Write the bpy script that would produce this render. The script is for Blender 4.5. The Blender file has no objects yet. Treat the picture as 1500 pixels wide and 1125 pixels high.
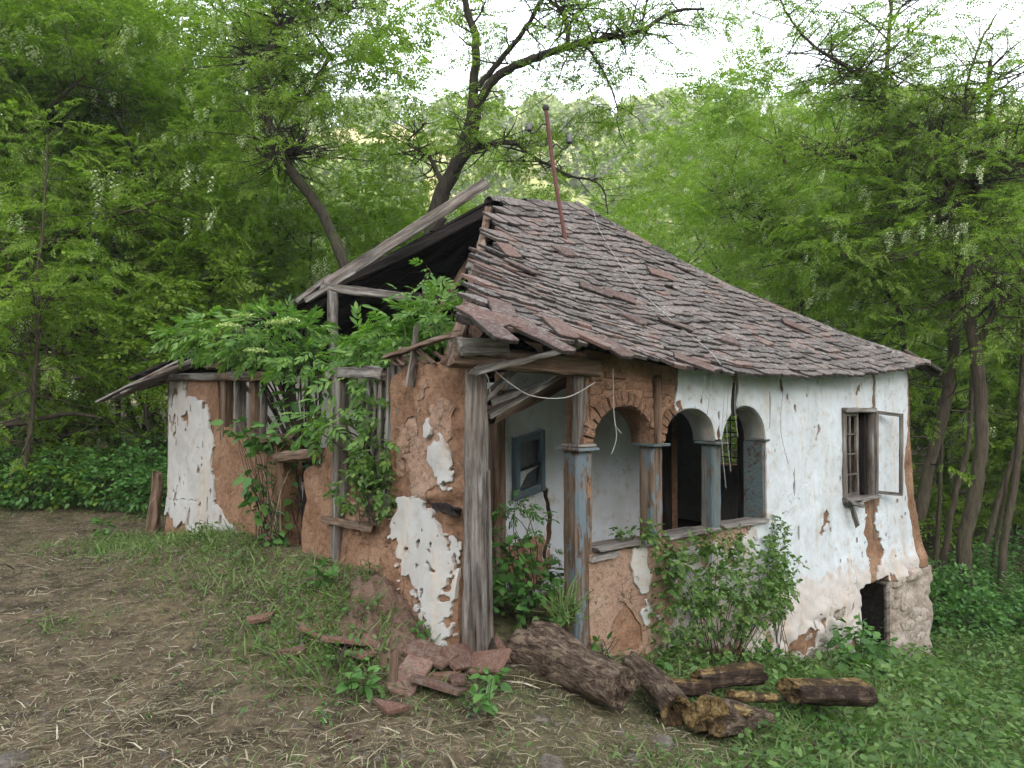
import bpy, bmesh, math, random
import numpy as np
from mathutils import Vector, Matrix
PI = math.pi
R = np.random.RandomState(7)
rnd = random.Random(11)
SC = bpy.context.scene
COL = SC.collection

# ------------------------------------------------------------------ camera, sky, sun
PITCH = math.atan(27.5 / 1120)
CZ = 1.6
cd = bpy.data.cameras.new('camera'); cam = bpy.data.objects.new('camera', cd); COL.objects.link(cam)
cd.sensor_width = 36; cd.lens = 36 * 1120 / 1500; cd.clip_end = 3000; cd.clip_start = .05
cam.location = (0, 0, CZ); cam.rotation_euler = (PI / 2 + PITCH, 0, 0)
SC.camera = cam

SUN_EL = math.radians(17); SUN_AZ = math.radians(172)      # azimuth of the sun, clockwise from +Y
w = bpy.data.worlds.new('World'); SC.world = w; w.use_nodes = True
nt = w.node_tree; nt.nodes.clear()
sky = nt.nodes.new('ShaderNodeTexSky'); sky.sky_type = 'NISHITA'; sky.sun_disc = False
sky.sun_elevation = SUN_EL; sky.sun_rotation = SUN_AZ; sky.dust_density = 1.2; sky.air_density = 1.0; sky.ozone_density = 1.0
hs = nt.nodes.new('ShaderNodeHueSaturation'); hs.inputs['Saturation'].default_value = .45
tint = nt.nodes.new('ShaderNodeMix'); tint.data_type = 'RGBA'; tint.blend_type = 'MULTIPLY'; tint.inputs[0].default_value = 1
tint.inputs[7].default_value = (1.0, .96, .90, 1)
bg = nt.nodes.new('ShaderNodeBackground'); bg.inputs[1].default_value = .15
wo = nt.nodes.new('ShaderNodeOutputWorld')
nt.links.new(sky.outputs[0], hs.inputs['Color']); nt.links.new(hs.outputs[0], tint.inputs[6])
nt.links.new(tint.outputs[2], bg.inputs[0]); nt.links.new(bg.outputs[0], wo.inputs[0])
sd = bpy.data.lights.new('sun', 'SUN'); sd.energy = 3.6; sd.angle = math.radians(.53); sd.color = (1, .9, .76)
sun = bpy.data.objects.new('sun', sd); COL.objects.link(sun)
sdir = Vector((math.sin(SUN_AZ) * math.cos(SUN_EL), math.cos(SUN_AZ) * math.cos(SUN_EL), math.sin(SUN_EL)))
sun.rotation_euler = sdir.to_track_quat('Z', 'Y').to_euler()
vs = SC.view_settings
vs.view_transform = 'Standard'; vs.look = 'None'; vs.gamma = 1; vs.use_curve_mapping = False; vs.exposure = 3.0
SC.cycles.use_denoising = True
SC.cycles.max_bounces = 9; SC.cycles.diffuse_bounces = 6; SC.cycles.transmission_bounces = 4; SC.cycles.transparent_max_bounces = 4

# ------------------------------------------------------------------ helpers
def P(px, py, Y):
    r = (px - 750) / 1120; u = (562.5 - py) / 1120
    d = Vector((r, math.cos(PITCH) - u * math.sin(PITCH), math.sin(PITCH) + u * math.cos(PITCH)))
    return Vector((0, 0, CZ)) + d * (Y / d.y)

def _h(i, j, k):
    n = (i * 374761393 + j * 668265263 + k * 2147483647 * 3 + 1013904223) & 0xffffffff
    n = ((n ^ (n >> 13)) * 1274126177) & 0xffffffff
    n = n ^ (n >> 16)
    return (n & 0xffff) / 65535.0
def vn(x, y, z=0.0):
    x = np.asarray(x, float); y = np.asarray(y, float); z = np.asarray(z, float) + 0 * x
    xi = np.floor(x).astype(np.int64); yi = np.floor(y).astype(np.int64); zi = np.floor(z).astype(np.int64)
    fx = x - xi; fy = y - yi; fz = z - zi
    fx = fx * fx * (3 - 2 * fx); fy = fy * fy * (3 - 2 * fy); fz = fz * fz * (3 - 2 * fz)
    def L(a, b, t): return a + (b - a) * t
    c = [[[_h(xi + a, yi + b, zi + d) for d in (0, 1)] for b in (0, 1)] for a in (0, 1)]
    return L(L(L(c[0][0][0], c[1][0][0], fx), L(c[0][1][0], c[1][1][0], fx), fy),
             L(L(c[0][0][1], c[1][0][1], fx), L(c[0][1][1], c[1][1][1], fx), fy), fz) * 2 - 1
def fbm(x, y, z=0.0, o=4):
    s = 0; a = 1; t = 0
    for i in range(o):
        s = s + a * vn(np.asarray(x) * 2 ** i + 17 * i, np.asarray(y) * 2 ** i + 5 * i, np.asarray(z) * 2 ** i); t += a; a *= .5
    return s / t

def link(o, parent=None):
    COL.objects.link(o)
    if parent is not None: o.parent = parent
    return o
def mesh(name, V, F, mats, smooth=False, midx=None):
    me = bpy.data.meshes.new(name)
    if isinstance(F, np.ndarray):
        V = np.asarray(V, np.float32); n, k = F.shape
        me.vertices.add(len(V)); me.vertices.foreach_set('co', V.ravel())
        me.loops.add(n * k); me.loops.foreach_set('vertex_index', F.astype(np.int32).ravel())
        me.polygons.add(n); me.polygons.foreach_set('loop_start', np.arange(0, n * k, k, dtype=np.int32))
        me.polygons.foreach_set('loop_total', np.full(n, k, np.int32))
    else:
        me.from_pydata([tuple(map(float, v)) for v in V], [], F)
    if not isinstance(mats, (list, tuple)): mats = [mats]
    for m in mats: me.materials.append(m)
    if midx is not None: me.polygons.foreach_set('material_index', np.asarray(midx, np.int32))
    if smooth: me.polygons.foreach_set('use_smooth', np.ones(len(me.polygons), bool))
    me.update(); me.validate()
    return me
def obj(name, me, parent=None, label=None):
    o = link(bpy.data.objects.new(name, me), parent)
    if label: o['label'] = label
    return o
def tag(o, label=None, cat=None, group=None, kind=None):
    if label: o['label'] = label
    if cat: o['category'] = cat
    if group: o['group'] = group
    if kind: o['kind'] = kind
    return o
def empty(name, loc=(0, 0, 0), rz=0):
    o = bpy.data.objects.new(name, None); o.location = loc; o.rotation_euler = (0, 0, rz)
    o.empty_display_size = .2
    return link(o)

# ------------------------------------------------------------------ materials
class NT:
    def __init__(s, name):
        s.m = bpy.data.materials.new(name); s.m.use_nodes = True; s.t = s.m.node_tree; s.t.nodes.clear()
        s.out = s.n('ShaderNodeOutputMaterial')
    def n(s, ty, **kw):
        x = s.t.nodes.new(ty)
        for k, v in kw.items(): setattr(x, k, v)
        return x
    def l(s, a, b): s.t.links.new(a, b)
    def coord(s, scale=(1, 1, 1)):
        tc = s.n('ShaderNodeTexCoord'); mp = s.n('ShaderNodeMapping'); mp.inputs['Scale'].default_value = scale
        s.l(tc.outputs['Object'], mp.inputs[0]); return mp.outputs[0]
    def noise(s, vec, scale, detail=6, rough=.6, dist=0):
        x = s.n('ShaderNodeTexNoise'); x.inputs['Scale'].default_value = scale; x.inputs['Detail'].default_value = detail
        x.inputs['Roughness'].default_value = rough; x.inputs['Distortion'].default_value = dist
        s.l(vec, x.inputs['Vector']); return x.outputs[0]
    def ramp(s, fac, stops):
        x = s.n('ShaderNodeValToRGB'); cr = x.color_ramp
        while len(cr.elements) < len(stops): cr.elements.new(.5)
        for e, (p, c) in zip(cr.elements, stops):
            e.position = p; e.color = (*c, 1) if len(c) == 3 else c
        s.l(fac, x.inputs[0]); return x.outputs[0]
    def mix(s, fac, a, b, mode='MIX'):
        x = s.n('ShaderNodeMix', data_type='RGBA', blend_type=mode)
        for i, v in ((0, fac), (6, a), (7, b)):
            if isinstance(v, (int, float)): x.inputs[i].default_value = v
            elif isinstance(v, tuple): x.inputs[i].default_value = (*v, 1)
            else: s.l(v, x.inputs[i])
        return x.outputs[2]
    def math(s, op, a, b=0.0, c=None):
        x = s.n('ShaderNodeMath', operation=op)
        for i, v in enumerate((a, b) if c is None else (a, b, c)):
            if isinstance(v, (int, float)): x.inputs[i].default_value = v
            else: s.l(v, x.inputs[i])
        return x.outputs[0]
    def rand(s):   # differs for every object and for every loose piece of a joined mesh
        oi = s.n('ShaderNodeObjectInfo'); ge = s.n('ShaderNodeNewGeometry')
        return s.math('FRACT', s.math('ADD', oi.outputs['Random'], ge.outputs['Random Per Island']))
    def sep(s, vec):
        x = s.n('ShaderNodeSeparateXYZ'); s.l(vec, x.inputs[0]); return x.outputs
    def bump(s, h, strength, dist=.01, prev=None):
        b = s.n('ShaderNodeBump'); b.inputs['Strength'].default_value = strength; b.inputs['Distance'].default_value = dist
        s.l(h, b.inputs['Height'])
        if prev is not None: s.l(prev, b.inputs['Normal'])
        return b.outputs[0]
    def pbr(s, col, rough=.85, normal=None, spec=.3, metal=0):
        p = s.n('ShaderNodeBsdfPrincipled')
        if isinstance(col, tuple): p.inputs['Base Color'].default_value = (*col, 1)
        else: s.l(col, p.inputs['Base Color'])
        if isinstance(rough, (int, float)): p.inputs['Roughness'].default_value = rough
        else: s.l(rough, p.inputs['Roughness'])
        p.inputs['Specular IOR Level'].default_value = spec; p.inputs['Metallic'].default_value = metal
        if normal is not None: s.l(normal, p.inputs['Normal'])
        s.l(p.outputs[0], s.out.inputs[0]); return p

def cracks(t, scale, w_):
    v = t.coord(); n = t.n('ShaderNodeTexNoise'); n.inputs['Scale'].default_value = 5; n.inputs['Detail'].default_value = 4; t.l(v, n.inputs['Vector'])
    a = t.n('ShaderNodeVectorMath', operation='MULTIPLY_ADD'); t.l(n.outputs['Color'], a.inputs[0]); a.inputs[1].default_value = (.25, .25, .25); t.l(v, a.inputs[2])
    x = t.n('ShaderNodeTexVoronoi', feature='DISTANCE_TO_EDGE'); x.inputs['Scale'].default_value = scale; t.l(a.outputs[0], x.inputs['Vector'])
    gate = t.noise(v, 2.3, 3)
    d = t.math('ADD', x.outputs['Distance'], t.math('MULTIPLY', t.ramp(gate, [(.45, (1,) * 3), (.6, (0,) * 3)]), .2))
    return t.ramp(d, [(0, (0, 0, 0)), (w_, (1, 1, 1))])
def m_leaf(name, c0, c1, c2, trans=.45, rough=.5):
    t = NT(name); r = t.rand()
    col = t.ramp(r, [(0, c0), (.5, c1), (1, c2)])
    big = t.noise(t.coord(), 1.1, 4)
    col = t.mix(t.ramp(big, [(.35, (0, 0, 0)), (.65, (1, 1, 1))]), t.mix(1, col, (.66, .74, .62), 'MULTIPLY'), col)
    p = t.pbr(col, rough, spec=.35)
    tr = t.n('ShaderNodeBsdfTranslucent'); t.l(t.mix(1, col, (1.0, 1.15, .5), 'MULTIPLY'), tr.inputs[0])
    mx = t.n('ShaderNodeMixShader'); mx.inputs[0].default_value = trans
    t.l(p.outputs[0], mx.inputs[1]); t.l(tr.outputs[0], mx.inputs[2]); t.l(mx.outputs[0], t.out.inputs[0])
    return t.m
M = {}
M['locust'] = m_leaf('locust_leaf', (.14, .22, .028), (.21, .315, .04), (.30, .42, .07), .55)
M['elder'] = m_leaf('elder_leaf', (.09, .19, .045), (.15, .28, .06), (.24, .37, .09), .45)
M['weed'] = m_leaf('weed_leaf', (.055, .14, .035), (.09, .21, .05), (.15, .29, .075), .35)
M['ivy'] = m_leaf('vine_leaf', (.07, .14, .035), (.12, .22, .055), (.22, .30, .09), .4)
M['grass'] = m_leaf('grass_blade', (.09, .16, .045), (.14, .22, .06), (.22, .27, .10), .35)
M['far_leaf'] = m_leaf('hillside_leaf', (.09, .15, .04), (.15, .21, .06), (.26, .29, .11), .45)
M['blossom'] = m_leaf('locust_blossom', (.62, .66, .52), (.72, .74, .62), (.8, .8, .7), .35)
M['elderflower'] = m_leaf('elder_blossom', (.50, .58, .25), (.6, .66, .32), (.68, .72, .4), .3)

def m_straw():
    t = NT('dry_straw'); r = t.rand()
    c = t.ramp(r, [(0, (.06, .046, .03)), (.35, (.135, .108, .066)), (.7, (.22, .185, .12)), (.93, (.31, .27, .18)), (1, (.42, .38, .29))])
    t.pbr(c, .8, spec=.2); return t.m
M['straw'] = m_straw(); M['herb'] = m_leaf('herb_leaf', (.075, .15, .04), (.12, .22, .06), (.20, .30, .09), .4)
def m_bark(name, lo, hi, green=.0, sc=(14, 14, 2.2)):
    t = NT(name); v = t.coord(sc)
    n1 = t.noise(v, 1.5, 8, .65, .4); n2 = t.noise(t.coord(), 2.0, 4)
    c = t.ramp(n1, [(.3, lo), (.7, hi)])
    if green: c = t.mix(t.ramp(n2, [(.45, (0, 0, 0)), (.7, (green,) * 3)]), c, (.09, .12, .04))
    t.pbr(c, .9, t.bump(n1, .9, .03), spec=.15); return t.m
M['bark'] = m_bark('locust_bark', (.016, .013, .011), (.075, .062, .052), .3)
M['bark_light'] = m_bark('brown_bark', (.03, .024, .018), (.11, .085, .064), .2)
M['twig'] = m_bark('dark_twig', (.03, .024, .02), (.09, .07, .055))

def m_wood(name, lo, mid, hi, sc=(1.6, 26, 26), paint=None, pamt=.5):
    t = NT(name); v = t.coord(sc)
    oi = t.n('ShaderNodeObjectInfo')
    add = t.n('ShaderNodeVectorMath', operation='ADD'); t.l(v, add.inputs[0]); t.l(oi.outputs['Random'], add.inputs[1])
    n1 = t.noise(add.outputs[0], 1.0, 8, .7, .3); n2 = t.noise(t.coord((2, 5, 5)), 1.3, 5, .6)
    c = t.ramp(n1, [(.34, lo), (.48, mid), (.66, hi)])
    c = t.mix(t.ramp(n2, [(.35, (.0,) * 3), (.7, (1,) * 3)]), t.mix(1, c, (.62, .52, .46), 'MULTIPLY'), c)
    h = n1
    if paint:
        pn = t.noise(t.coord((2.5, 9, 9)), 1.0, 8, .72)
        f = t.ramp(pn, [(pamt - .02, (1,) * 3), (pamt + .02, (0,) * 3)])
        c = t.mix(f, c, paint)
    t.pbr(c, .85, t.bump(h, 1.0, .02), spec=.2); return t.m
M['wood'] = m_wood('weathered_grey_wood', (.035, .030, .026), (.15, .138, .127), (.33, .315, .30))
M['wood_brown'] = m_wood('weathered_brown_wood', (.05, .03, .02), (.15, .10, .07), (.27, .21, .165))
M['wood_dark'] = m_wood('shade_dark_wood', (.006, .005, .005), (.016, .013, .012), (.04, .033, .03))  # near-black: the shade of roof space and cellar is put into the colour
M['wood_blue'] = m_wood('flaking_blue_painted_wood', (.05, .035, .025), (.15, .11, .08), (.28, .22, .18), paint=(.13, .165, .19), pamt=.475)
M['wood_teal'] = m_wood('faded_teal_painted_wood', (.05, .045, .04), (.12, .11, .10), (.2, .19, .18), paint=(.10, .13, .138), pamt=.54)
M['wood_window_blue'] = m_wood('blue_window_paint', (.05, .05, .05), (.12, .12, .12), (.2, .2, .2), paint=(.075, .115, .145), pamt=.56)

def m_mud(name, a, b, c_, sc=1.0):
    t = NT(name); v = t.coord()
    n1 = t.noise(v, 3.0 * sc, 8, .65); n2 = t.noise(v, 22 * sc, 6, .7); n3 = t.noise(t.coord((60, 60, 25)), 1.2, 3, .6)
    c = t.ramp(n1, [(.3, a), (.5, b), (.72, c_)])
    c = t.mix(t.ramp(n2, [(.3, (.55,) * 3), (.55, (1,) * 3)]), (0, 0, 0), c, 'MIX') if False else t.mix(1, c, t.ramp(n2, [(.28, (.52, .5, .48)), (.5, (1, 1, 1)), (.75, (1.25, 1.22, 1.2))]), 'MULTIPLY')
    c = t.mix(t.ramp(n3, [(.66, (0, 0, 0)), (.72, (.55,) * 3)]), c, (.42, .33, .22))
    ck = cracks(t, 9 * sc, .035); c = t.mix(1, c, t.mix(ck, (.42, .38, .35), (1.0, 1.0, 1.0)), 'MULTIPLY')
    nb = t.bump(n1, .7, .06); nb = t.bump(n2, 1.0, .035, nb); nb = t.bump(ck, .8, .02, nb)
    t.pbr(c, .95, nb, spec=.1); return t.m
M['mud'] = m_mud('dried_mud_wall', (.16, .088, .054), (.275, .16, .102), (.37, .24, .165))
M['mud_light'] = m_mud('pale_clay_render', (.29, .185, .128), (.34, .225, .165), (.39, .285, .215))
M['mudbrick'] = m_mud('mud_brick', (.17, .095, .06), (.26, .15, .10), (.33, .21, .15), 2)
M['earth'] = m_mud('loose_red_earth', (.15, .095, .07), (.20, .13, .098), (.26, .175, .135), 2)

def m_plaster(name, base, dirt=.5, warm=0.0, streak=.6):
    t = NT(name); v = t.coord(); s = t.sep(v)
    n1 = t.noise(v, 1.4, 7, .6); n2 = t.noise(v, 9, 8, .7); n3 = t.noise(t.coord((9, 9, .55)), 1.0, 5, .6); n4 = t.noise(v, 45, 3)
    c = t.mix(t.ramp(n1, [(.35, (0, 0, 0)), (.7, (dirt,) * 3)]), base, tuple(x * y for x, y in zip(base, (.80, .76, .72))))
    c = t.mix(t.ramp(n3, [(.56, (0, 0, 0)), (.72, (streak,) * 3)]), c, (.50, .40, .30))
    c = t.mix(t.ramp(n2, [(.53, (0, 0, 0)), (.68, (.75,) * 3)]), c, (.36, .28, .215))
    top_ = t.math('ADD', s[2], t.math('MULTIPLY', n3, 1.2)); c = t.mix(t.ramp(top_, [(.0, (0, 0, 0)), (1, (0, 0, 0))]), c, (.3, .27, .24))
    ng = t.noise(t.coord((3, 3, 1.2)), 1.0, 8, .65); c = t.mix(t.ramp(ng, [(.5, (0, 0, 0)), (.68, (.55,) * 3)]), c, (.34, .34, .33))
    # splash-back dirt rising from the foot of the wall
    low = t.math('ADD', t.math('MULTIPLY', s[2], -1.5), t.math('MULTIPLY', n2, 1.6))
    c = t.mix(t.ramp(low, [(.85, (0, 0, 0)), (1.0, (.38 + warm,) * 3)]), c, (.44, .33, .26))
    ck = cracks(t, 6, .014); c = t.mix(1, c, t.mix(ck, (.35, .30, .26), (1.0, 1.0, 1.0)), 'MULTIPLY')
    nb = t.bump(n1, .35, .05); nb = t.bump(n2, .45, .015, nb); nb = t.bump(ck, .5, .01, nb); nb = t.bump(n4, .3, .004, nb)
    t.pbr(c, .9, nb, spec=.15); return t.m
M['plaster'] = m_plaster('bluish_limewash', (.54, .58, .625), .8, .1, .8)
M['plaster_left'] = m_plaster('greyish_limewash', (.43, .425, .42), 1.0, .1, .9)
M['plaster_in'] = m_plaster('porch_limewash', (.50, .54, .58), .8, .1, .5)
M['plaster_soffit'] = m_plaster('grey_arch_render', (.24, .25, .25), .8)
M['stone'] = m_mud('limewashed_stone', (.28, .21, .17), (.40, .335, .285), (.50, .45, .40), 1.5)
M['rock'] = m_mud('grey_field_stone', (.10, .085, .07), (.17, .15, .125), (.25, .235, .21), 1.5)

def m_tile(name, a, b, c_, lich, amt):
    t = NT(name); r = t.rand(); v = t.coord()
    ge = t.n('ShaderNodeNewGeometry')
    c = t.ramp(r, [(0, a), (.45, b), (.88, c_), (1, (.16, .095, .078))])
    # lichen mottling laid in world space so neighbours differ
    n = t.noise(ge.outputs['Position'], 26, 8, .75); n2 = t.noise(ge.outputs['Position'], 3.0, 4)
    f = t.math('MULTIPLY', t.ramp(n, [(.46, (0,) * 3), (.62, (1,) * 3)]), t.ramp(n2, [(.35, (amt * .3,) * 3), (.6, (amt,) * 3)]))
    c = t.mix(f, c, lich)
    nd = t.noise(ge.outputs['Position'], 60, 4, .7)
    c = t.mix(1, c, t.ramp(nd, [(.3, (.5, .5, .5)), (.6, (1.1, 1.1, 1.1))]), 'MULTIPLY')
    t.pbr(c, .85, t.bump(n, .6, .006), spec=.2); return t.m
M['tile'] = m_tile('mossy_clay_tile', (.055, .046, .043), (.10, .082, .076), (.145, .112, .10), (.29, .275, .255), 1.0)
M['tile_edge'] = m_tile('shade_dark_tile_edge', (.022, .018, .016), (.035, .028, .026), (.055, .04, .035), (.10, .095, .085), .5)  # shadow between the courses painted into tile edges and undersides
M['tile_red'] = m_tile('red_clay_tile', (.075, .045, .038), (.105, .062, .052), (.145, .082, .066), (.20, .185, .17), .85)

def m_ground():
    t = NT('trampled_ground'); v = t.coord(); s = t.sep(v)
    n1 = t.noise(v, .9, 6, .6); n2 = t.noise(v, 14, 8, .7); n3 = t.noise(t.coord((30, 90, 30)), 1, 4)
    dry = t.ramp(n2, [(.3, (.04, .031, .021)), (.5, (.10, .078, .052)), (.7, (.17, .135, .09))])
    soil = t.ramp(n2, [(.3, (.04, .035, .022)), (.7, (.10, .085, .05))])
    green = t.ramp(n2, [(.3, (.025, .04, .015)), (.7, (.07, .10, .035))])
    f = t.math('ADD', t.math('MULTIPLY', s[0], .22), t.math('MULTIPLY', n1, 1.3))
    c = t.mix(t.ramp(f, [(.55, (0,) * 3), (1.05, (1,) * 3)]), dry, green)
    f2 = t.math('ADD', t.math('MULTIPLY', s[1], .25), t.math('MULTIPLY', n1, .8))
    c = t.mix(t.ramp(t.math('SUBTRACT', f2, 2.6), [(.3, (0,) * 3), (.9, (1,) * 3)]), c, soil)
    n5 = t.noise(v, 2.6, 6, .65); c = t.mix(1, c, t.ramp(n5, [(.38, (.5, .5, .46)), (.5, (.95, .93, .9)), (.64, (1.25, 1.2, 1.1))]), 'MULTIPLY')
    nb = t.bump(n2, .8, .03)
    t.pbr(c, .95, nb, spec=.1); return t.m
M['ground'] = m_ground()
def m_hill():
    t = NT('sunlit_hillside'); v = t.coord()
    n1 = t.noise(v, .035, 8, .65); n2 = t.noise(v, .35, 6, .7)
    c = t.ramp(n1, [(.38, (.09, .12, .045)), (.5, (.15, .17, .07)), (.62, (.30, .26, .16))])
    c = t.mix(1, c, t.ramp(n2, [(.35, (.5, .55, .45)), (.6, (1.1, 1.1, 1.1))]), 'MULTIPLY')
    t.pbr(c, .95, t.bump(n2, 1, 1.0), spec=.05); return t.m
M['hill'] = m_hill()
def m_flat(name, c, rough=.6, metal=0, spec=.4, n=None):
    t = NT(name)
    nz = t.noise(t.coord(), 30, 5, .7)
    col = t.mix(1, c, t.ramp(nz, [(.3, (.6, .6, .6)), (.6, (1.1, 1.1, 1.1))]), 'MULTIPLY')
    t.pbr(col, rough, metal=metal, spec=spec); return t.m
M['rust'] = m_flat('rusty_red_paint', (.12, .04, .034), .6)
M['iron'] = m_flat('dark_iron', (.03, .025, .025), .6)
M['wire'] = m_flat('grey_wire', (.35, .34, .32), .5)
M['ceramic'] = m_flat('grey_porcelain', (.12, .12, .13), .25)
def m_glass():
    t = NT('dusty_window_glass')
    nz = t.noise(t.coord(), 6, 5, .7)
    t.pbr(t.ramp(nz, [(.3, (.02, .024, .028)), (.7, (.07, .08, .09))]), .12, spec=.7); return t.m
M['glass'] = m_glass()
M['paper'] = m_flat('pale_torn_sheet', (.35, .34, .34), .8)
def m_logwood(name, c0, c1, c2, pa=.8):
    t = NT(name); v = t.coord((3, 9, 9))
    n = t.noise(v, 3.2, 10, .74, 1.0); n2 = t.noise(t.coord(), 9, 5)
    c = t.ramp(n, [(.38, c0), (.5, c1), (.62, c2)])
    big = t.noise(t.coord((4, 4, 4)), 1.6, 6, .7, .5); c = t.mix(t.ramp(big, [(.48, (0, 0, 0)), (.56, (pa,) * 3)]), c, (.03, .018, .013))
    t.pbr(c, .85, t.bump(n, 1, .06), spec=.15); return t.m
M['logbark'] = m_logwood('stripped_log_bark', (.03, .02, .015), (.15, .105, .078), (.36, .28, .20), .35)
M['logyellow'] = m_logwood('split_yellow_wood', (.06, .038, .02), (.27, .175, .07), (.46, .35, .17))
M['logdark'] = m_logwood('dark_rotten_wood', (.016, .011, .009), (.075, .047, .035), (.19, .135, .09))

# ------------------------------------------------------------------ ground shape
HO = Vector((-.22, 4.68, 0)); HA = math.atan2(.656, .755)
CA, SA = math.cos(HA), math.sin(HA)
def to_local(X, Y):
    dx = X - HO.x; dy = Y - HO.y
    return dx * CA + dy * SA, -dx * SA + dy * CA
def L2W(u, v, z): return Vector((HO.x + u * CA - v * SA, HO.y + u * SA + v * CA, z))
def sst(a, b, x):
    t = np.clip((x - a) / (b - a), 0, 1); return t * t * (3 - 2 * t)
def gh(X, Y, fine=True):
    X = np.asarray(X, float); Y = np.asarray(Y, float)
    u, v = to_local(X, Y)
    xx = np.maximum(X, 0)
    z = -.285 * np.minimum(xx, 5.2) - .06 * np.clip(xx - 5.2, 0, 8)
    z = z * (1 - .0 * Y)
    z = z + .06 * sst(2.5, 6, Y) * sst(1.0, -1.0, X) * 1.2
    # earth banked against the ruined side wall
    band = np.exp(-((u + .12) / .75) ** 2) * sst(-.1, 1.2, v) * sst(5.6, 3.2, v)
    z = z + .30 * band
    # slope of rubble below the tall mud stump
    z = z + .04 * np.exp(-((u + .35) / .4) ** 2 - ((v - .9) / .6) ** 2)
    z = z + .02 * sst(9, 12, Y) * X * 0
    hill = np.maximum(Y - 42, 0); z = z + hill * .05
    if fine:
        z = z + .035 * fbm(X * .9, Y * .9, 0, 3) + .018 * fbm(X * 5, Y * 5, 1, 3)
    return z
def axis(lo, hi, f0, f1, step, grow=1.25):
    a = [f0]
    s = step
    while a[0] > lo: s *= grow; a.insert(0, a[0] - s)
    m = list(np.arange(f0 + step, f1, step)); a += m; s = step
    while a[-1] < hi: s *= grow; a.append(a[-1] + s)
    return np.array(a)
gx = axis(-500, 500, -7.5, 8.5, .055); gy = axis(-400, 120, 2.6, 13, .055)
GX, GY = np.meshgrid(gx, gy); GZ = gh(GX, GY)
n0, n1 = GX.shape
idx = np.arange(n0 * n1).reshape(n0, n1)
F = np.stack([idx[:-1, :-1], idx[:-1, 1:], idx[1:, 1:], idx[1:, :-1]], -1).reshape(-1, 4)
g = obj('ground', mesh('ground', np.stack([GX, GY, GZ], -1).reshape(-1, 3), F, M['ground'], True)); tag(g, kind='structure')

# far sunlit hillside ahead and an unseen ridge behind the viewer, added to shade the clearing
def hillside(name, xs, ys, fz, mat):
    X, Y = np.meshgrid(xs, ys); Z = fz(X, Y); a, b = X.shape
    i = np.arange(a * b).reshape(a, b)
    F = np.stack([i[:-1, :-1], i[:-1, 1:], i[1:, 1:], i[1:, :-1]], -1).reshape(-1, 4)
    o = obj(name, mesh(name, np.stack([X, Y, Z], -1).reshape(-1, 3), F, mat, True)); return tag(o, kind='structure')
def farz(X, Y):
    top = 74 + 6 * fbm(X / 60, 3.1, 0, 3) + np.clip(X, -200, 200) * .02
    s = sst(55, 205, Y)
    return -1 + top * s + 1.6 * fbm(X / 9, Y / 9, 0, 3) * sst(55, 80, Y) + 3.5 * fbm(X / 34, Y / 34, 4, 2) * sst(55, 90, Y)
hillside('hillside', np.linspace(-420, 420, 260), np.linspace(52, 420, 150), farz, M['hill'])
def backz(X, Y):
    s = np.exp(-((Y + 215) / 70) ** 2)
    return -3 + (98 + 5 * fbm(X / 70, 7.7, 0, 3)) * s
hillside('added_shading_ridge', np.linspace(-700, 700, 90), np.linspace(-400, -60, 40), backz, M['hill'])

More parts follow.
